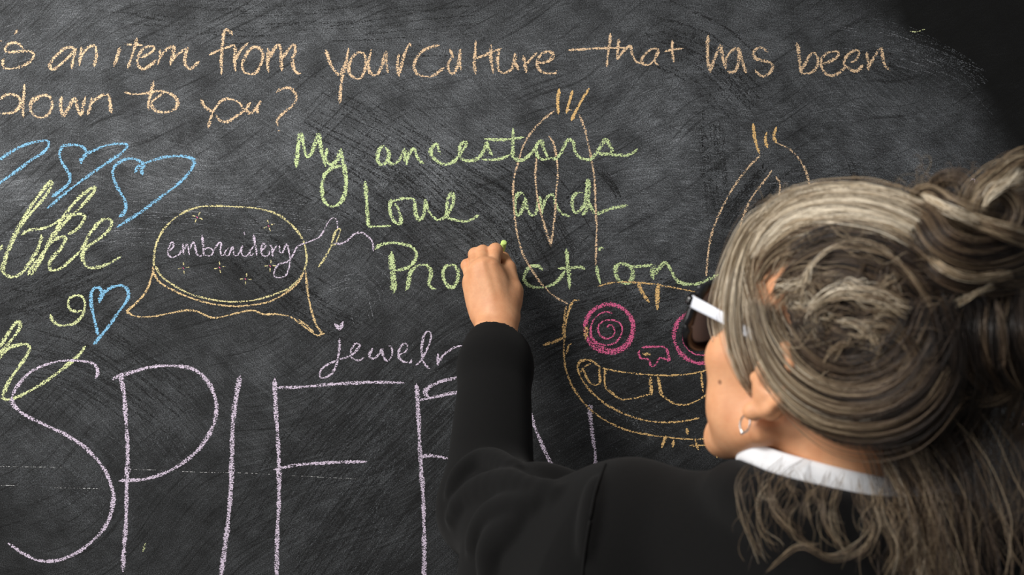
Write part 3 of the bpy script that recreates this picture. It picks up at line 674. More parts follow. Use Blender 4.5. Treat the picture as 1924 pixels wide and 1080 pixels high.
# -- head (given in the head's own axes: x right, y towards the face, z up)
def hs(c, r, k=.005, op='u'): body.sphere(hd(*c), r, k, op)
def hc(a, b, r1, r2, k=.005, op='u', flat=None, q=1.0): body.cone(hd(*a), hd(*b), r1, r2, k, op, None if flat is None else RH @ np.array(flat, float), q)
def he(c, r, k=.01, op='u', rot=None):
    R = RH if rot is None else RH @ np.array(rot)
    body.ell(hd(*c), r, k, op, R)
he((0, -.014, .034), (.074, .094, .084))
he((0, .034, .012), (.064, .061, .076), .02)
he((0, .040, -.052), (.053, .052, .062), .02)
hs((0, .070, -.108), .0155, .022)
for s in (-1, 1):
    hc((s*.056, .002, -.066), (s*.018, .064, -.110), .013, .012, .022)
    hs((s*.045, .060, -.030), .020, .022)
    hs((s*.040, .044, -.068), .020, .024)
    hs((s*.031, .104, -.002), .015, .010, 's')
    hs((s*.031, .084, -.002), .0125, .004)
    hc((s*.014, .093, .018), (s*.045, .080, .017), .008, .006, .012)
    hs((s*.011, .103, -.045), .0065, .006)
    # ear: bowl with a rim and a lobe
    rot = np.array(Matrix.Rotation(s * math.radians(-14), 3, 'Z') @ Matrix.Rotation(math.radians(-8), 3, 'X'))
    he((s*.077, -.010, -.020), (.0075, .0175, .030), .006, rot=rot)
    rim = [(s*.074, .006, -.014), (s*.078, .006, .006), (s*.083, -.010, .013), (s*.087, -.025, .000), (s*.086, -.027, -.018), (s*.081, -.018, -.036), (s*.0765, -.003, -.049)]
    q = catmull([hd(*p) for p in rim], n=9)
    for i in range(8): body.cone(q[i], q[i + 1], .0032, .0034, .004)
    hs((s*.0775, .001, -.049), .0072, .006)
    hs((s*.086, -.010, -.018), .0085, .004, 's')
    hs((s*.0755, .008, -.024), .005, .004)
hc((0, .093, .004), (0, .114, -.040), .0065, .0090, .012)
hs((0, .105, -.052), .005, .008)
hc((-.020, .086, -.072), (0, .0965, -.071), .0045, .0052, .007)
hc((.020, .086, -.072), (0, .0965, -.071), .0045, .0052, .007)
hc((-.018, .084, -.081), (0, .094, -.0815), .005, .006, .007)
hc((.018, .084, -.081), (0, .094, -.0815), .005, .006, .007)
hc((-.022, .092, -.0765), (.022, .092, -.0765), .0012, .0012, .002, 's')
# -- neck, trunk, arms
body.cone(hd(0, -.026, -.045), NECK + np.array([0, .004, -.02]), .052, .056, .02)
CHEST = NECK + np.array([.0, .035, -.16]); HIP = NECK + np.array([.005, .05, -.50])
FW = np.array([0.35, 0.94, 0]); FW /= np.linalg.norm(FW)
body.cone(CHEST, HIP, .130, .145, .06, flat=FW, q=.72)
body.cone(SHL, NECK + np.array([.01, .0, -.090]), .035, .048, .03)
body.cone(SHR, NECK + np.array([-.01, .0, -.085]), .040, .050, .03)
body.cone(SHL, ELB, .034, .027, .02)
body.cone(ELB, WRI + (ELB - WRI) * .12, .030, .024, .02)
ELR = SHR + np.array([.055, -.03, -.27]); WRR = ELR + np.array([-.01, .075, -.24])
body.cone(SHR, ELR, .043, .034, .02); body.cone(ELR, WRR, .034, .024, .02)

# -- left hand holding the chalk, seen from its back
def hnd(px, py, d): return at(px, py, d)
NB = np.array([0.0, -1.0, 0.12])                         # normal of the back of the hand, towards the camera
body.cone(WRI + (ELB - WRI) * .12, hnd(936, 600, .112), .0255, .0265, .02, flat=NB, q=.74)
KN = {'index': (926, 500, .099), 'middle': (908, 497, .101), 'ring': (893, 506, .096), 'little': (884, 523, .088)}
CARP = {'index': (950, 598, .110), 'middle': (938, 601, .113), 'ring': (925, 603, .111), 'little': (914, 604, .106)}
for f, r in (('index', .0095), ('middle', .0095), ('ring', .009), ('little', .0082)):
    body.cone(hnd(*CARP[f]), hnd(*KN[f]), .0118, r, .015)
body.ell(hnd(923, 560, .102), (.0255, .0095, .040), .014)
# palm side bulk
body.ell(hnd(922, 555, .090), (.027, .015, .036), .014)
body.cone(hnd(905, 590, .098), hnd(884, 535, .082), .013, .010, .012)
# thin tendons over the back
for f in ('index', 'middle', 'ring'):
    a, b = hnd(*CARP[f]), hnd(*KN[f]); up = np.array([0, -1.0, .1]) * .0100
    body.cone(a + (b - a) * .35 + up, b + up * .86, .0013, .0018, .007)
FING = {
    'index':  [KN['index'],  (931, 471, .074), (932, 484, .049), (930, 497, .036)],
    'middle': [KN['middle'], (907, 475, .071), (913, 488, .047), (919, 500, .034)],
    'ring':   [KN['ring'],   (893, 479, .067), (896, 501, .047), (903, 512, .041)],
    'little': [KN['little'], (878, 499, .064), (884, 517, .048), (892, 526, .046)],
}
for f, rr in (('index', (.0092, .0092, .0078, .0066)), ('middle', (.0092, .0094, .0080, .0066)), ('ring', (.0088, .0090, .0076, .0062)), ('little', (.0080, .0080, .0066, .0056))):
    p = [hnd(*x) for x in FING[f]]
    sub = Field()
    for i in range(3): sub.cone(p[i], p[i + 1], rr[i], rr[i + 1], .0035)
    sub.sphere(p[1] + np.array([0, -.001, .0012]), rr[1] * 1.02, .003)
    c = sum(p) / 4
    body.add((lambda sub: lambda P: sub(P, cull=1.0))(sub), c, .05, .0022)
# thumb
p = [hnd(955, 590, .104), hnd(965, 545, .088), hnd(956, 503, .073), hnd(947, 482, .048)]
sub = Field()
for i, (r1, r2) in enumerate(((.0142, .0112), (.0110, .0092), (.0092, .0072))): sub.cone(p[i], p[i + 1], r1, r2, .004)
sub.ell(hnd(962, 560, .092), (.0115, .010, .021), .012)
body.add((lambda sub: lambda P: sub(P, cull=1.0))(sub), sum(p) / 4, .055, .008)
# web between thumb and index, wrist bone
body.cone(hnd(950, 560, .093), hnd(943, 512, .083), .012, .0085, .010)
body.sphere(hnd(907, 612, .128), .008, .012)
# -- right hand, relaxed at the side
hb = WRR + np.array([-.005, .02, -.05])
body.cone(WRR, hb, .024, .030, .015, flat=(1, 0, 0), q=.5)
body.ell(hb + np.array([0, 0, -.02]), (.014, .038, .045), .012)
for i, (dy, L) in enumerate(((.030, .070), (.011, .078), (-.009, .073), (-.027, .058))):
    a = hb + np.array([0, dy, -.055]); b = a + np.array([-.008, .002, -L * .55]); c = b + np.array([-.018, .002, -L * .42])
    body.cone(a, b, .0085, .0075, .003); body.cone(b, c, .0075, .006, .003)
a = hb + np.array([-.008, .036, -.005]); b = a + np.array([-.012, .022, -.035]); body.cone(a, b, .012, .009, .008); body.cone(b, b + np.array([-.006, .004, -.03]), .009, .007, .004)

lo = np.array([-0.12, -0.86, 0.72]); hi = np.array([0.66, -0.02, 1.66])
person = empty('person', (NECK[0], NECK[1], 0.0))
tag(person, 'person in black jacket with ash-blond hair in a bun, writing with raised left hand', 'person')
body_me = solidify_field(body, lo, hi, 0.0016 if not globals().get('COARSE') else 0.003, name='body')
# one small mole on the left cheek
_v = at(1352, 718, 0.0) - np.array(CAM); _v /= np.linalg.norm(_v); _s = .5
for _ in range(80):
    _dd = float(body((np.array(CAM) + _v * _s)[None, :], cull=3.0)[0])
    if abs(_dd) < .0004 or _s > 1.3: break
    _s += _dd * .8
_vd.inputs[1].default_value = tuple(np.array(CAM) + _v * _s - np.array(person.location) * 0)
body_o = link_mesh('body', body_me, SKIN, person)

# ------------------------------------------------------------------ jacket, shirt, trousers, shoes
wool_t = NT('black_wool')
_o = wool_t.obj()
_w = wool_t.noise(_o, 1500.0, 3.0, .7); _w2 = wool_t.noise(wool_t.mapping(_o, rot=(.4, .3, .6), scale=(1, 1, 3)), 420.0, 3.0, .6)
_c = wool_t.mix(wool_t.mapr(_w, .35, .75), (0.0016, 0.0016, 0.0018), (0.0060, 0.0058, 0.0056))
wool_t.bsdf(**{'Base Color': _c, 'Roughness': 0.95, 'Specular IOR Level': 0.12, 'Sheen Weight': 0.035, 'Sheen Roughness': 0.6, 'Normal': wool_t.bump(wool_t.math('ADD', _w, _w2), .35, .0008)})
WOOL = wool_t.m

jk = Field()
CUFF = WRI + (ELB - WRI) * 0.115
FA = (ELB - CUFF); FAn = FA / np.linalg.norm(FA)
side = np.cross(FAn, np.array([0, -1.0, 0])); side /= np.linalg.norm(side)
jk.cone(CHEST, HIP + np.array([0, -.01, -.06]), .152, .165, .06, flat=FW, q=.74)
jk.cone(NECK + np.array([.0, -.005, -.075]), CHEST + np.array([0, -.01, 0]), .085, .14, .06, flat=FW, q=.72)
jk.cone(SHL, NECK + np.array([-.015, -.01, -.066]), .058, .056, .05)
jk.cone(SHR, NECK + np.array([.015, -.01, -.062]), .058, .056, .05)
jk.cone(SHL, ELB, .056, .051, .02)
jk.cone(at(958, 1010, .37), at(1020, 1260, .46), .052, .10, .03)
jk.cone(at(1010, 1020, .42), at(1130, 1100, .50), .056, .08, .04)
jk.cone(ELB, CUFF + FAn * .03, .052, .044, .03)
jk.cone(CUFF + FAn * .03, CUFF + FAn * .002, .044, .041, .02)
jk.cone(SHR, ELR, .062, .05, .035); jk.cone(ELR, WRR + np.array([0, 0, .01]), .05, .042, .02)
# folds: soft ridges wrapped round the bent elbow and drawn across the upper arm
def fold(pix, r, k=.008):
    # lay the ridge on the cloth: push every point out to the surface met so far
    out = []
    for x, y, d in pix:
        o = np.array(CAM); v = at(x, y, 0.0) - o; v /= np.linalg.norm(v); s = .45
        for _ in range(60):
            dd = float(jk((o + v * s)[None, :], cull=3.0)[0])
            if dd < .0005 or s > 1.36: break
            s += max(dd * .7, .0005)
        out.append(o + v * (s + r * .42) if s < 1.3 else at(x, y, d))
    jk.path(out, [r * .5, r, r, r * .5], k, n=12)
fold([(848, 925, .285), (868, 888, .262), (915, 864, .250), (972, 882, .300)], .0095, .012)
fold([(850, 972, .330), (885, 928, .262), (950, 908, .290), (1045, 928, .36)], .0105, .014)
fold([(888, 1025, .37), (925, 970, .300), (1005, 948, .400)], .0095, .014)
fold([(918, 1085, .37), (930, 1025, .37), (975, 985, .40)], .0095, .014)
fold([(1120, 905, .455), (1110, 960, .430), (1100, 1040, .440)], .005, .010)
jk.sphere(at(1064, 864, .43), .029, .03, 's')
jk.path([NECK + np.array([.084 * math.cos(a), .006 + .072 * math.sin(a), -.020 - .0165 * math.cos(a) - .012 * max(0, math.sin(a))]) for a in np.radians(np.linspace(-200, 20, 12))], [.013, .013], .03, n=14)
# hollow of the cuff and the neck opening
jk.cone(CUFF + FAn * .020 + np.array([.002, 0, -.003]), CUFF - FAn * .05 + np.array([.010, 0, 0]), .0375, .0400, .003, 's')
jacket_me = solidify_field(jk, (-.16, -.92, .72), (.70, -.02, 1.50), 0.0024, name='jacket')
jacket = link_mesh('jacket', jacket_me, WOOL, person)

# shoulder seam of the left sleeve: a stitched welt lying on the cloth
def on_jacket(px, py, d0, lift=0.0):
    """walk from the camera towards the board until the cloth is met"""
    o = np.array(CAM); v = at(px, py, 0.0) - o; v /= np.linalg.norm(v)
    s = 0.45; far = 0.80 if lift > 0 else 1.3
    for _ in range(60):
        dd = float(jk((o + v * s)[None, :], cull=3.0)[0])
        if dd < 0.0006 or s > far: break
        s += max(dd * .7, .0006)
    return o + v * (s - lift)
def tube_mesh(name, lines, rad, sides=5):
    VV, FF = [], []; base = 0
    for q in lines:
        q = np.asarray(q, float); n = len(q)
        tg = np.gradient(q, axis=0); tg /= np.maximum(np.linalg.norm(tg, axis=1), 1e-9)[:, None]
        ref = np.where(np.abs(tg[:, 2:3]) < .9, np.array([[0, 0, 1.0]]), np.array([[1.0, 0, 0]]))
        u = np.cross(tg, ref); u /= np.linalg.norm(u, axis=1)[:, None]; w = np.cross(tg, u)
        r = rad(np.linspace(0, 1, n))[:, None] if callable(rad) else np.full((n, 1), rad)
        for k in range(sides):
            a = 2 * math.pi * k / sides
            VV.append(q + (u * math.cos(a) + w * math.sin(a)) * r)
        i = np.arange(n - 1)
        for k in range(sides):
            k2 = (k + 1) % sides
            FF.append(np.stack([base + k*n + i, base + k*n + i + 1, base + k2*n + i + 1, base + k2*n + i], 1))
        base += n * sides
    return mesh_np(name, np.vstack(VV), np.vstack(FF))
seam = [on_jacket(x, y, .5, -.0006) for x, y in catmull([(1137, 872), (1129, 892), (1117, 930), (1108, 980), (1100, 1030), (1094, 1085)], n=26)]
link_mesh('shoulder_seam', tube_mesh('shoulder_seam', [seam], .0016, 6), WOOL, jacket)['label'] = 'raised seam where the left sleeve joins'

# shirt collar: a folded white band round the neck
cloth_t = NT('white_cotton')
_o = cloth_t.obj()
_c = cloth_t.mix(cloth_t.noise(_o, 120.0, 3.0), (0.70, 0.71, 0.74), (0.80, 0.81, 0.83))
cloth_t.bsdf(**{'Base Color': _c, 'Roughness': .85, 'Normal': cloth_t.bump(cloth_t.noise(_o, 900.0, 2.0), .25, .0006)})
def collar_mesh():
    # ring round the neck, front open; height and tilt follow the shoulders
    cen = NECK + np.array([.0, .006, .0])
    n = 72; VV = []
    prof = [(0.001, -.009), (.0035, -.010), (.0045, -.004), (.0030, .006), (.0005, .0100), (-.0015, .0098), (-.0022, .004), (-.002, -.008)]
    for i in range(n):
        a = math.radians(-245 + 310 * i / (n - 1))     # -90 is the back of the neck
        rx, ry = .0775, .066
        dirv = np.array([math.cos(a), math.sin(a), 0])
        c = cen + np.array([rx * math.cos(a), ry * math.sin(a), 0])
        lift = .012 - .012 * math.sin(a) * 0 - .020 * max(0, math.sin(a)) + TILT * math.cos(a)
        wob = .0012 * math.sin(3.1 * a + .6) + .0008 * math.sin(7 * a)
        for (dr, dz) in prof: VV.append(c + dirv * (dr + wob) + np.array([0, 0, dz + lift]))
    m = len(prof); FF = []
    for i in range(n - 1):
        for k in range(m):
            k2 = (k + 1) % m
            FF.append((i*m + k, (i+1)*m + k, (i+1)*m + k2, i*m + k2))
    return mesh_np('shirt_collar', VV, FF)
TILT = -.0165
collar = link_mesh('shirt_collar', collar_mesh(), cloth_t.m, person)
collar['label'] = 'white shirt collar showing above the jacket'

# trousers and shoes
tr = Field()
HP = HIP + np.array([0, 0, -.08])
AL, AR = np.array([HP[0] - .10, HP[1] + .07, .10]), np.array([HP[0] + .10, HP[1] - .05, .10])
tr.cone(HIP, HP, .140, .150, .05, flat=FW, q=.75)
for s, A in ((-1, AL), (1, AR)):
    hipj = HP + np.array([s * .078, 0, -.04]); kn = (hipj + A) / 2 + np.array([0, .02, .02])
    tr.cone(hipj, kn, .088, .064, .03); tr.cone(kn, A, .064, .058, .03)
trousers = link_mesh('trousers', solidify_field(tr, (HP[0] - .3, HP[1] - .3, .02), (HP[0] + .3, HP[1] + .3, HIP[2] + .1), .006, name='trousers'), plain('black_twill', (.012, .012, .014), .85), person)
for A in (AL, AR):
    sh = Field()
    sh.ell(A + np.array([.01, .055, -.062]), (.042, .115, .034), .01)
    sh.cone(A + np.array([0, .0, -.055]), A + np.array([0, .0, .0]), .036, .034, .02)
    sh.cone(A + np.array([.01, -.02, -.088]), A + np.array([.015, .13, -.088]), .034, .040, .006, flat=(0, 0, 1), q=.3)
    link_mesh('shoe', solidify_field(sh, A + np.array([-.1, -.14, -.1]), A + np.array([.12, .24, .06]), .004, name='shoe'), plain('black_leather', (.02, .018, .017), .4), person)

# ------------------------------------------------------------------ hair
hair_t = NT('hair')
_tint = hair_t.attr('tint')
ramp = hair_t.n('ShaderNodeValToRGB'); hair_t.l(_tint, ramp.inputs['Fac'])
cr = ramp.color_ramp
stops = [(0.0, (.012, .008, .006)), (.25, (.046, .028, .018)), (.5, (.155, .103, .060)), (.75, (.42, .325, .21)), (1.0, (.80, .71, .56))]
cr.elements[0].position, cr.elements[0].color = stops[0][0], (*stops[0][1], 1)
cr.elements[1].position, cr.elements[1].color = stops[-1][0], (*stops[-1][1], 1)
for p_, c_ in stops[1:-1]:
    e_ = cr.elements.new(p_); e_.color = (*c_, 1)
hair_t.bsdf(**{'Base Color': ramp.outputs['Color'], 'Roughness': .42, 'Specular IOR Level': .45})
HAIR = hair_t.m
CAPC = np.array([0, -.014, .034]); CAPR = np.array([.0815, .1015, .0915])
def on_head(px, py, lift=0.0):
    """point on the hair surface seen at that pixel, lifted off by some metres; past the outline, the nearest rim point"""
    o = RH.T @ (np.array(CAM) - HO) - CAPC
    v = at(px, py, 0.0) - np.array(CAM); v /= np.linalg.norm(v); vl = RH.T @ v
    r = CAPR + lift
    A = ((vl / r) ** 2).sum(); Bq = (o * vl / r**2).sum(); Cq = ((o / r) ** 2).sum() - 1
    disc = Bq * Bq - A * Cq
    t = (-Bq - math.sqrt(max(disc, 0))) / A
    return np.array(CAM) + v * t

class Strands:
    def __init__(self, fade=False): self.fade = fade; self.lines, self.tint, self.rad = [], [], []
    def lock(self, pts, n, width, tint, rad=.00023, frizz=.0011, depth=.5, curl=0.0, jitter=.10, trim=.12, pts_n=22):
        """pts: 3-D guide; width: radius profile in metres along the guide"""
        g = catmull(pts, n=pts_n)
        tg = np.gradient(g, axis=0); tg /= np.maximum(np.linalg.norm(tg, axis=1), 1e-9)[:, None]
        view = g - np.array(CAM); view /= np.linalg.norm(view, axis=1)[:, None]
        side = np.cross(tg, view); side /= np.maximum(np.linalg.norm(side, axis=1), 1e-6)[:, None]
        s = np.linspace(0, 1, pts_n)
        w = np.interp(s, np.linspace(0, 1, len(width)), width)[:, None]
        lp = rng.uniform(0, 6.3, 2)
        for _ in range(n):
            a, b = np.clip(rng.normal(0, .62), -1.7, 1.7), rng.normal(0, .6) * depth
            da, db = rng.normal(0, .22), rng.normal(0, .15)
            ph, fr = rng.uniform(0, 6.3, 4), rng.uniform(.7, 1.9, 4)
            off = side * w * (a + da * (s[:, None] - .5)) - view * w * (b + db * (s[:, None] - .5))
            q = g + off
            if frizz or curl:
                wob = frizz * (.35 + s)[:, None]
                q = q + side * wob * np.sin(fr[0] * 5 * s + ph[0])[:, None] + view * wob * .8 * np.sin(fr[1] * 5 * s + ph[1])[:, None] + np.array([0, 0, 1.0]) * wob * .5 * np.sin(fr[2] * 9 * s + ph[2])[:, None]
                if curl: q = q + side * (curl * s * np.sin(fr[3] * 8 * s + ph[3]))[:, None]
            i0, i1 = abs(rng.normal(0, trim)) * .8, 1 - rng.uniform(0, trim)
            i0 = min(i0, .6)
            x = np.linspace(i0, i1, pts_n) * (pts_n - 1)
            q = np.stack([np.interp(x, np.arange(pts_n), q[:, k]) for k in range(3)], 1)
            hy = ((q - HO) @ RH)[:, 1]                   # ash blond round the face, brown plus painted-in shade towards the nape and knot
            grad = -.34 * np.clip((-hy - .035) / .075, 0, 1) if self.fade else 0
            self.lines.append(q)
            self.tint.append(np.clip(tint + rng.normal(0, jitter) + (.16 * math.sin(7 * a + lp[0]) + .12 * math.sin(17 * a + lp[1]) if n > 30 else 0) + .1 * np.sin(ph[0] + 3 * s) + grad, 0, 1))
            self.rad.append(rad * rng.uniform(.7, 1.35) * np.clip(np.minimum(s, 1 - s) * 9 + .35, 0, 1))
        return self
    def mesh(self, name, sides=3):
        by = {}
        for i, q in enumerate(self.lines): by.setdefault(len(q), []).append(i)
        VV, FF, TT = [], [], []; base = 0
        for n, ids in by.items():
            Q = np.stack([self.lines[i] for i in ids]); T = np.stack([self.tint[i] for i in ids]); R = np.stack([self.rad[i] for i in ids])
            tg = np.gradient(Q, axis=1); tg /= np.maximum(np.linalg.norm(tg, axis=2), 1e-9)[..., None]
            ref = np.array([.31, .86, .40])
            u = np.cross(tg, ref); u /= np.maximum(np.linalg.norm(u, axis=2), 1e-9)[..., None]; w = np.cross(tg, u)
            M = len(ids)
            ring = np.stack([Q + (u * math.cos(2*math.pi*k/sides) + w * math.sin(2*math.pi*k/sides)) * R[..., None] for k in range(sides)], 2)   # M n sides 3
            VV.append(ring.reshape(-1, 3)); TT.append(np.repeat(T.reshape(-1), sides))
            m, i, k = np.meshgrid(np.arange(M), np.arange(n - 1), np.arange(sides), indexing='ij')
            k2 = (k + 1) % sides
            idx = lambda i_, k_: base + (m * n + i_) * sides + k_
            FF.append(np.stack([idx(i, k), idx(i + 1, k), idx(i + 1, k2), idx(i, k2)], -1).reshape(-1, 4))
            base += M * n * sides
        me = mesh_np(name, np.vstack(VV), np.vstack(FF))
        fattr(me, 'tint', np.concatenate(TT))
        return me

PXM = .00042                        # one pixel in metres at the head
H = lambda txt, lift=0.0: [on_head(*(float(c) for c in p.split(',')), lift) for p in txt.split()]
W = lambda *a: [x * PXM for x in a]

# scalp layer: short dense under-hair that follows the skull
cap = Field()
class _Cap:
    def __call__(self, P, cull=0):
        q = (P - HO) @ RH
        w = q - CAPC; r = CAPR - .0025
        k0 = np.linalg.norm(w / r, axis=1); k1 = np.linalg.norm(w / r**2, axis=1)
        d = k0 * (k0 - 1) / np.maximum(k1, 1e-9)
        wav = .0018 * np.sin(q[:, 1] * 90 + 4 * np.sin(q[:, 2] * 40)) 
        pl = .894 * q[:, 1] - .447 * q[:, 2] + .020 + .003 * np.sin(q[:, 2] * 130)
        e = np.maximum(d + wav, pl); e = np.maximum(e, -.083 - q[:, 2])
        ear = np.linalg.norm((q * np.array([0, 1, 1]) - np.array([0, .002, -.03])) / np.array([1, .024, .034]), axis=1) - 1
        return np.maximum(e, -ear * .024)
cap_lo = HO - .15; cap_hi = HO + .15
cap_me = solidify_field(_Cap(), cap_lo, cap_hi, .0022, name='hair')
cap_t = NT('under_hair')
_o = cap_t.obj()
_n = cap_t.noise(cap_t.mapping(_o, rot=(.5, .4, .3), scale=(1, 1, 6)), 130.0, 4.0, .6)
cap_t.bsdf(**{'Base Color': cap_t.mix(cap_t.mapr(_n, .35, .7), (.014, .010, .008), (.085, .058, .040)), 'Roughness': .55, 'Specular IOR Level': .3, 'Normal': cap_t.bump(_n, .6, .003)})
hair = link_mesh('hair', cap_me, cap_t.m, person)
hair['label'] = 'ash-blond to brown hair swept back over the ear'

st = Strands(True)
# falling in front of the ear
st.lock(H('1470,400 1420,440 1396,500 1386,570 1390,640 1410,705 1432,765', .009), 330, W(14, 18, 20, 22, 18, 6), .86, jitter=.14)
st.lock(H('1462,392 1415,425 1381,485 1364,550 1358,605 1366,655 1384,712 1404,765', .010), 150, W(8, 10, 10, 12, 10, 5), .95, jitter=.14)
st.lock(H('1478,392 1426,418 1391,478 1371,545 1365,600 1374,650 1394,700 1414,748', .007), 400, W(14, 20, 20, 22, 18, 8), .92, jitter=.14)
st.lock(H('1450,405 1408,450 1390,520 1388,590 1405,650 1426,705', .004), 190, W(8, 12, 14, 8), .80, jitter=.14)
st.lock(H('1440,420 1395,500 1385,580 1400,660 1412,730', .007), 60, W(6, 10, 10, 5), .92)
# thin strands over the bare temple
st.lock(H('1424,430 1412,500 1422,570 1446,650', .004), 60, W(12, 16, 18, 12), .66, rad=.00016, frizz=.002)
st.lock(H('1432,600 1462,556 1515,530 1590,520', .002), 90, W(12, 20, 22, 20), .50, rad=.00017, frizz=.002, trim=.3)
st.lock(H('1430,500 1462,470 1530,452 1600,455', .002), 90, W(14, 20, 20, 18), .62, rad=.00017, frizz=.002, trim=.3)
st.lock(H('1440,560 1448,620 1486,690 1540,735', .006), 110, W(14, 22, 24, 20), .56, rad=.00018, frizz=.002, trim=.3)
# over the ear and round to the back
st.lock(H('1418,560 1428,610 1450,662 1492,714 1556,752 1640,758 1705,728 1750,668', .013), 520, W(12, 24, 34, 36, 30), .60)
st.lock(H('1440,570 1462,640 1512,694 1588,722 1660,708 1712,658 1745,596', .003), 360, W(14, 26, 34, 30), .48)
st.lock(H('1485,600 1520,650 1580,682 1645,668 1692,622 1725,560', .002), 240, W(12, 24, 26, 20), .36)
st.lock(H('1436,650 1474,722 1540,776 1622,798 1702,778 1764,715', .010), 380, W(10, 20, 34, 36, 30), .46)
st.lock(H('1410,560 1434,650 1482,722 1552,764 1640,772 1715,735', .016), 70, W(6, 10, 14, 12), .88)
# over the crown towards the knot
st.lock(H('1428,445 1468,398 1540,378 1622,382 1702,404 1755,445', .004), 460, W(20, 24, 26, 26), .80)
st.lock(H('1412,490 1456,436 1530,408 1612,408 1692,434 1750,476', .004), 430, W(10, 24, 28, 26), .82)
st.lock(H('1420,535 1450,486 1522,450 1602,444 1682,470 1745,516', .002), 280, W(5, 20, 26, 22), .52)
st.lock(H('1452,560 1490,514 1552,484 1622,484 1692,514 1745,565', .001), 260, W(5, 20, 26, 22), .26)
st.lock(H('1500,580 1526,500 1580,458 1640,458 1700,505 1762,592', .008), 9, W(3, 4, 5, 5), .80)
st.lock(H('1440,430 1500,385 1590,372 1690,392 1752,440', .009), 90, W(12, 14, 16, 14), .88, frizz=.002)
st.lock(H('1446,428 1530,398 1620,402 1705,432 1756,470', .010), 70, W(10, 16, 18, 16), .97, jitter=.12)
st.lock(H('1430,470 1490,424 1560,420 1650,430 1720,462', .010), 60, W(8, 14, 18, 16), .95, jitter=.12)
st.lock(H('1480,470 1560,436 1650,446 1730,500', .009), 50, W(8, 14, 16, 14), .12, jitter=.10)
# loose messy part in the middle
for _ in range(46):
    x, y = rng.uniform(1490, 1690), rng.uniform(500, 690)
    an = rng.normal(.25, .75); L = rng.uniform(50, 130); bend = rng.uniform(-40, 40)
    dx, dy = math.cos(an) * L, math.sin(an) * L
    q = ' '.join(f'{x - dx * .5 + dx * u - dy / L * bend * math.sin(math.pi * u):.1f},{y - dy * .5 + dy * u + dx / L * bend * math.sin(math.pi * u):.1f}' for u in (0, .33, .66, 1))
    st.lock(H(q, rng.uniform(0, .006)), 12, W(3, 7, 8, 5), rng.choice([.12, .22, .4, .6, .85]), frizz=.003)
st.lock(H('1515,585 1570,552 1640,560 1712,590', .009), 40, W(6, 10, 12), .84, frizz=.003)
# nape and back
st.lock(H('1500,772 1580,826 1662,838 1742,798 1800,715', .001), 380, W(14, 26, 32, 34), .20)
st.lock(H('1560,808 1642,862 1722,872 1790,822 1832,738', .001), 360, W(14, 28, 34, 34), .20)
st.lock(H('1742,560 1764,648 1748,740 1704,818 1660,876', .005), 300, W(22, 28, 30, 24), .34)
st.lock(H('1782,560 1806,660 1796,758 1756,846 1724,925', .003), 320, W(26, 32, 34, 30), .22)
st.lock(H('1700,620 1726,700 1700,770 1650,820', .009), 60, W(10, 14, 14), .60)
st.lock(H('1760,500 1800,600 1830,700 1800,800', .001), 260, W(30, 36, 36, 30), .16)
# far side of the head, combed back to the knot
for z0, y0 in [(.10, .045), (.085, .05), (.06, .045), (.04, .03), (.015, .02), (-.01, .005), (-.035, -.02), (-.055, -.04)]:
    pts = []
    for u in np.linspace(0, 1, 6):
        d = np.array([.55 + .5 * math.sin(math.pi * u * .8), (y0 / .1) * (1 - u) - 1.0 * u, (z0 - .034) / .09 * (1 - u) + .25 * u])
        d = d / np.linalg.norm(d)
        pts.append(hd(*(CAPC + d * (CAPR + .002))))
    st.lock(pts, 170, [.012, .014, .013, .008], .42, rad=.0004)
# flyaways over the outline
for _ in range(270):
    x = rng.uniform(1420, 1760); y = 385 + (max(0, 1470 - x) * .35) - 14 * math.sin((x - 1420) / 340 * math.pi) + rng.uniform(-8, 20)
    dx, dy = rng.uniform(-40, 60), rng.uniform(-34, -4)
    st.lock([on_head(x, y, .0), on_head(x + dx * .4, y + dy * .7, .012), on_head(x + dx, y + dy * rng.uniform(.4, 1.1), .02)], 1, W(2, 4), .55, rad=.00012, frizz=.004, pts_n=12)
for _ in range(60):
    x, y = rng.uniform(1420, 1740), rng.uniform(420, 800)
    st.lock([on_head(x, y, .008), on_head(x + rng.uniform(10, 60), y + rng.uniform(-30, 30), .016), on_head(x + rng.uniform(60, 130), y + rng.uniform(-60, 60), .010)], 2, W(4, 6, 4), .62, rad=.00014, frizz=.004, pts_n=14)
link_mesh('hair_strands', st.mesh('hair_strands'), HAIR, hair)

# the knot at the back of the crown
bun = Strands()
D = lambda txt, d: [at(*(float(c) for c in p.split(',')), d + .0) for p in txt.split()]
D3 = lambda *p: [at(*q) for q in p]
bun.lock(D3((1700,420,.662),(1735,362,.690),(1780,388,.715),(1838,418,.722),(1900,425,.71)), 150, W(10, 14, 18, 20), .42)
bun.lock(D3((1730,365,.700),(1780,392,.727),(1840,420,.733)), 30, W(4, 6, 8), .86)
bun.lock(D3((1745,372,.675),(1770,340,.690),(1805,338,.700),(1818,372,.705),(1808,400,.700)), 150, W(10, 14, 14, 12), .22, frizz=.002)
bun.lock(D3((1705,440,.665),(1728,405,.705),(1762,452,.728),(1822,478,.735),(1900,470,.72),(1960,440,.70)), 260, W(14, 22, 24, 22), .28)
bun.lock(D3((1715,470,.672),(1735,465,.705),(1768,508,.725),(1822,528,.732),(1900,520,.72),(1975,500,.70)), 240, W(14, 20, 22, 22), .20)
bun.lock(D3((1726,450,.70),(1765,500,.735),(1825,522,.742),(1905,512,.73)), 26, W(4, 6, 6), .62)
bun.lock(D3((1830,425,.705),(1838,380,.712),(1868,348,.712),(1925,318,.705),(1975,330,.69)), 220, W(12, 18, 24, 26), .58, frizz=.003)
bun.lock(D3((1840,405,.72),(1870,356,.727),(1925,325,.72)), 30, W(5, 8, 8), .88, frizz=.002)
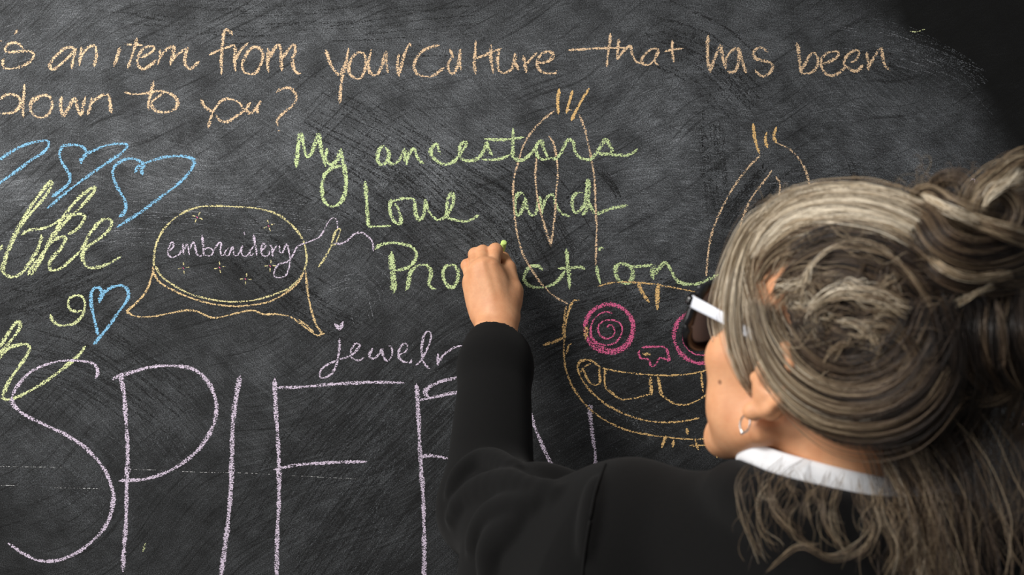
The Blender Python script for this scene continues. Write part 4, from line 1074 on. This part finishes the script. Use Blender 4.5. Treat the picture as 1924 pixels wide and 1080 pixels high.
bun.lock(D3((1838,420,.715),(1850,375,.722),(1885,362,.722),(1908,392,.722),(1890,428,.722),(1850,432,.72)), 130, W(6, 8, 9, 8), .44)
bun.lock(D3((1800,405,.722),(1880,432,.735),(1930,448,.73),(1990,470,.71)), 80, W(6, 10, 12), .60)
bun.lock(D3((1745,560,.665),(1780,585,.700),(1830,552,.725),(1880,535,.727),(1960,540,.71)), 150, W(10, 14, 14, 16), .24)
bun.lock(D3((1768,610,.70),(1786,580,.722),(1832,550,.735),(1870,536,.735)), 18, W(3, 4, 4), .66)
# hanging loop below it
bun.lock(D3((1870,540,.722),(1800,575,.722),(1768,630,.718),(1775,690,.715),(1820,740,.715),(1880,738,.715),(1930,690,.71)), 170, W(8, 9, 10, 10), .30)
bun.lock(D3((1850,550,.722),(1840,620,.732),(1850,690,.730),(1880,735,.720)), 200, W(26, 34, 34, 16), .10)
bun.lock(D3((1900,540,.722),(1890,620,.735),(1905,690,.73),(1925,740,.72)), 200, W(22, 30, 34, 26), .14)
bun.lock(D3((1945,540,.72),(1950,640,.72),(1935,760,.715),(1900,840,.70)), 200, W(26, 36, 36, 30), .26, frizz=.003)
bun.lock(D3((1872,560,.738),(1885,640,.742),(1880,700,.738)), 14, W(4, 5, 4), .40)
bunc = Field()
bunc.ell(at(1880, 440, .665), (.058, .036, .040), .02); bunc.ell(at(1870, 640, .668), (.040, .034, .050), .02); bunc.ell(at(1800, 520, .655), (.04, .03, .045), .02)
bun_core = link_mesh('hair_bun', solidify_field(bunc, at(1880, 440, .665) + np.array([-.12, -.12, -.18]), at(1880, 440, .665) + np.array([.12, .12, .10]), .0035, name='hair_bun'), cap_t.m, hair)
bun_core['label'] = 'loose dark brown bun'
for _ in range(90):
    x, y = rng.uniform(1720, 1935), rng.uniform(305, 420)
    bun.lock(D3((x, y + 30, .70), (x + rng.uniform(-30, 30), y, .705), (x + rng.uniform(-60, 60), y - rng.uniform(-6, 26), .70)), 1, W(2, 4), .50, rad=.00013, frizz=.005, pts_n=12)
link_mesh('bun_strands', bun.mesh('bun_strands'), HAIR, bun_core)

# loose hair down the back and over the collar
lo_ = Strands()
def back(txt, lift): 
    out = []
    for p in txt.split():
        x, y = (float(c) for c in p.split(','))
        out.append(on_jacket(x, y, .5, lift))
    return out
def drop(txt, d0, d1):
    q = [tuple(float(c) for c in p.split(',')) for p in txt.split()]
    return [at(x, y, d0 + (d1 - d0) * i / (len(q) - 1)) for i, (x, y) in enumerate(q)]
lo_.lock(drop('1640,800 1690,870 1722,950 1742,1110', .68, .71), 110, W(26, 44, 60, 70), .28, rad=.0002, frizz=.004, curl=.005)
lo_.lock(drop('1745,760 1792,850 1815,950 1828,1110', .69, .71), 110, W(30, 50, 66, 76), .26, rad=.0002, frizz=.004, curl=.005)
lo_.lock(drop('1700,820 1740,900 1760,980 1770,1110', .69, .715), 60, W(12, 20, 26, 30), .46, rad=.0002, frizz=.003, curl=.004)
lo_.lock(drop('1660,860 1700,930 1728,1010 1722,1110', .69, .715), 40, W(8, 10, 14, 20), .50, rad=.0002, frizz=.003, curl=.003)
lo_.lock(drop('1850,720 1885,800 1890,900 1868,1010', .69, .70), 110, W(26, 46, 56, 50), .36, rad=.00012, frizz=.006, curl=.007)
lo_.lock(drop('1790,760 1850,860 1880,950 1890,1060', .69, .70), 90, W(26, 50, 60, 50), .36, rad=.00012, frizz=.006, curl=.008)
wisps = ['1420,862 1388,905 1396,970 1440,1060', '1475,858 1442,905 1470,975 1512,1012', '1520,858 1462,905 1452,960 1492,1002', '1585,885 1562,955 1582,1022 1604,1052',
         '1640,905 1682,985 1696,1078', '1690,905 1682,1000 1704,1090', '1432,1078 1500,1026 1562,1046 1622,1020 1652,950', '1700,915 1722,1000 1700,1086', '1560,880 1545,930 1556,1000 1598,1040',
         '1450,900 1430,940 1440,1000 1470,1030', '1610,890 1622,950 1640,1010 1600,1060', '1545,905 1520,940 1530,985', '1660,900 1650,960 1676,1030 1660,1095', '1500,940 1480,975 1500,1015 1545,1030']
for i, wtx in enumerate(wisps):
    lo_.lock(back(wtx, .020), 8, W(3, 7, 9, 7), .52 if i % 3 else .64, rad=.00014, frizz=.0015, curl=.0015)
for _ in range(80):
    x = rng.uniform(1400, 1720); y = 862 + max(0, x - 1480) * .16 + rng.uniform(-10, 40)
    a = rng.uniform(-50, 50); L = rng.uniform(50, 190)
    lo_.lock(back(f'{x},{y} {x + a * .4},{y + L * .35} {x + a},{y + L * .7} {x + a * rng.uniform(-.5, 1.5)},{y + L}', rng.uniform(.014, .026)), 1, W(3, 5), .52, rad=.00013, frizz=.002, curl=.003, pts_n=18)
for _ in range(34):
    x = rng.uniform(1480, 1600); y = rng.uniform(770, 800)
    lo_.lock([on_head(x, y, .002), on_head(x + rng.uniform(-10, 16), y + 34, .004), on_head(x + rng.uniform(-24, 20), y + rng.uniform(50, 80), .006)], 1, W(2, 4), .42, rad=.00014, frizz=.003, pts_n=12)
link_mesh('loose_strands', lo_.mesh('loose_strands'), HAIR, hair)['label'] = 'loose wispy strands over the collar and back'

# ------------------------------------------------------------------ eyes, glasses, earring, chalk stick
eye_t = NT('eye')
_y = eye_t.n('ShaderNodeSeparateXYZ'); eye_t.l(eye_t.obj(), _y.inputs[0])
_c = eye_t.mix(eye_t.mapr(_y.outputs['Y'], .0102, .0104), (.75, .72, .68), (.10, .05, .025))
eye_t.bsdf(**{'Base Color': eye_t.mix(eye_t.mapr(_y.outputs['Y'], .01135, .01145), _c, (.004, .004, .004)), 'Roughness': .12})
def uv_sphere(name, r, nu=24, nv=14):
    bm = bmesh.new(); bmesh.ops.create_uvsphere(bm, u_segments=nu, v_segments=nv, radius=r)
    me = bpy.data.meshes.new(name); bm.to_mesh(me); bm.free(); return me

for s in (-1, 1):
    e = link_mesh('eye', uv_sphere('eye', .0118), eye_t.m)
    e.parent = person
    e.matrix_parent_inverse = Matrix.Translation(-Vector(person.location))
    e.matrix_basis = Matrix.Translation(Vector(hd(s * .031, .0865, -.002))) @ Matrix(RH.tolist()).to_4x4()

black_ac = plain('black_acetate', (.006, .006, .007), .22, .5)
white_ac = plain('white_acetate', (.72, .75, .82), .3, .5)
gl = empty('glasses', tuple(hd(0, .105, 0)))
tag(gl, 'chunky black-rimmed glasses with a white temple arm, on the face', 'glasses')
def ringline(cx, n=40):
    q = []
    for i in range(n + 1):
        a = 2 * math.pi * i / n
        ca, sa = math.cos(a), math.sin(a)
        x = cx + .0300 * math.copysign(abs(ca) ** .85, ca); z = -.0085 + .0285 * math.copysign(abs(sa) ** .85, sa)
        q.append(hd(x, .1035 - 1.6 * x * x, z + .004 * max(0, abs(x) - .045) / .02 * max(sa, 0)))
    return q
fm = tube_mesh('frame', [ringline(-.0355), ringline(.0355), [hd(x, .1040, .002 + .002 * math.cos(x * 300)) for x in np.linspace(-.009, .009, 8)]], .0046, 10)
frame = link_mesh('frame', fm, black_ac, gl)
lens_t = NT('smoked_lens_painted_reflection')
_tr = lens_t.n('ShaderNodeBsdfTransparent'); _tr.inputs['Color'].default_value = (.42, .43, .47, 1)
_df = lens_t.n('ShaderNodeBsdfDiffuse'); _df.inputs['Color'].default_value = (.34, .36, .42, 1)  # pale grey-blue diffuse painted in for the reflection over the smoked tint
_gl = lens_t.n('ShaderNodeBsdfGlossy'); _gl.inputs['Roughness'].default_value = .15
_m1 = lens_t.n('ShaderNodeMixShader'); _m1.inputs[0].default_value = .75
_m2 = lens_t.n('ShaderNodeMixShader'); _m2.inputs[0].default_value = .05
lens_t.l(_tr.outputs[0], _m1.inputs[1]); lens_t.l(_df.outputs[0], _m1.inputs[2])
lens_t.l(_m1.outputs[0], _m2.inputs[1]); lens_t.l(_gl.outputs[0], _m2.inputs[2]); lens_t.l(_m2.outputs[0], lens_t.out.inputs['Surface'])
for cx in (-.0355, .0355):
    r = np.array(ringline(cx)[:-1]); n = len(r); c = r.mean(0); f = RH @ np.array([0, .0008, 0])
    bulge = RH @ np.array([0, .002, 0])
    V = np.vstack([r + f, r - f, [c + f + bulge], [c - f + bulge]])
    Fq = [(i, (i + 1) % n, 2 * n) for i in range(n)] + [((i + 1) % n + n, i + n, 2 * n + 1) for i in range(n)]
    link_mesh('lens', mesh_np('lens', V, np.array(Fq)), lens_t.m, gl)
def strip(name, pts, h, w, mat, parent):
    """rounded bar following head-space points, h tall and w thick"""
    q = catmull(pts, n=22); n = len(q); VV = []; k = 12
    for i in range(n):
        t = q[min(i + 1, n - 1)] - q[max(i - 1, 0)]; t = t / np.linalg.norm(t)
        sd = np.cross(t, [0, 0, 1.0]); sd /= np.linalg.norm(sd); up = np.cross(sd, t)
        hh = np.interp(i / (n - 1), [0, .15, .6, 1], [h, h, h * .75, h * .6])
        for j in range(k):
            a = 2 * math.pi * j / k
            VV.append(hd(*(q[i] + sd * w / 2 * math.copysign(abs(math.cos(a)) ** .5, math.cos(a)) + up * hh / 2 * math.copysign(abs(math.sin(a)) ** .5, math.sin(a)))))
    FF = [(i*k + j, i*k + (j+1) % k, (i+1)*k + (j+1) % k, (i+1)*k + j) for i in range(n - 1) for j in range(k)]
    m = mesh_np(name, VV, np.array(FF))
    bm = bmesh.new(); bm.from_mesh(m); bmesh.ops.holes_fill(bm, edges=[e for e in bm.edges if e.is_boundary]); bm.to_mesh(m); bm.free()
    return link_mesh(name, m, mat, parent)
for s in (-1, 1):
    strip('temple_arm', [(s*.068, .0975, .006), (s*.0745, .088, .007), (s*.0730, .055, .006), (s*.0755, .01, .004), (s*.077, -.012, .000), (s*.076, -.030, -.018)], .0100, .0034, white_ac, gl)['label'] = 'white temple arm'
    strip('hinge_block', [(s*.062, .0995, .007), (s*.071, .0965, .007), (s*.0755, .092, .007)], .012, .007, black_ac, gl)
studs = []
for i in (3, 5, 7, 9, 11, 13, 15, 17):
    for cx in (-.0355, .0355):
        studs.append(np.array(ringline(cx)[i]) + RH @ np.array([0, .0042, .0015]))
for p_ in studs[:16]:
    s_ = link_mesh('stud', uv_sphere('stud', .0011, 10, 6), white_ac, None)
    s_.parent = frame; s_.matrix_parent_inverse = frame.matrix_world.inverted(); s_.location = p_

er = empty('earring', tuple(hd(-.080, .001, -.055)))
tag(er, 'small silver hoop earring hanging from the left ear lobe', 'earring')
loop = [hd(-.0795 + .0006 * math.cos(a), .002 + .0050 * math.cos(a), -.0600 + .0068 * math.sin(a)) for a in np.linspace(0, 2 * math.pi, 25)]
link_mesh('hoop', tube_mesh('hoop', [loop], .0008, 8), plain('silver', (.8, .8, .8), .2, .5, 1.0), er)
b_ = link_mesh('bead', uv_sphere('bead', .0017, 12, 8), plain('silver_bead', (.85, .85, .85), .2, .5, 1.0))
b_.location = hd(-.0795, .002, -.0675); b_.parent = er; b_.matrix_parent_inverse = Matrix.Translation(-er.location)

ca, cb = at(947.0, 455, .064), at(933, 507, .0012)
cm_t = NT('green_chalk_stick')
_n = cm_t.noise(cm_t.obj(), 700.0, 3.0)
cm_t.bsdf(**{'Base Color': cm_t.mix(_n, (.52, .74, .16), (.70, .86, .30)), 'Roughness': .95, 'Specular IOR Level': .1, 'Normal': cm_t.bump(_n, .3, .0005)})
def stick():
    ax = cb - ca; L = np.linalg.norm(ax); prof = [(0, .0), (0, .0034), (.0006, .0040), (.5 * L, .0041), (L - .004, .0040), (L - .001, .0033), (L, .0020), (L, 0)]
    ax = ax / L; u = np.cross(ax, [0, 0, 1.0]); u /= np.linalg.norm(u); w = np.cross(ax, u); k = 20
    V = [ca + ax * l + (u * math.cos(2*math.pi*j/k) + w * math.sin(2*math.pi*j/k)) * max(r, 1e-5) for l, r in prof for j in range(k)]
    F = [(i*k + j, i*k + (j+1) % k, (i+1)*k + (j+1) % k, (i+1)*k + j) for i in range(len(prof) - 1) for j in range(k)]
    return mesh_np('chalk_stick', V, np.array(F))
tag(link_mesh('chalk_stick', stick(), cm_t.m), 'stick of bright green chalk held in the writing hand', 'chalk')
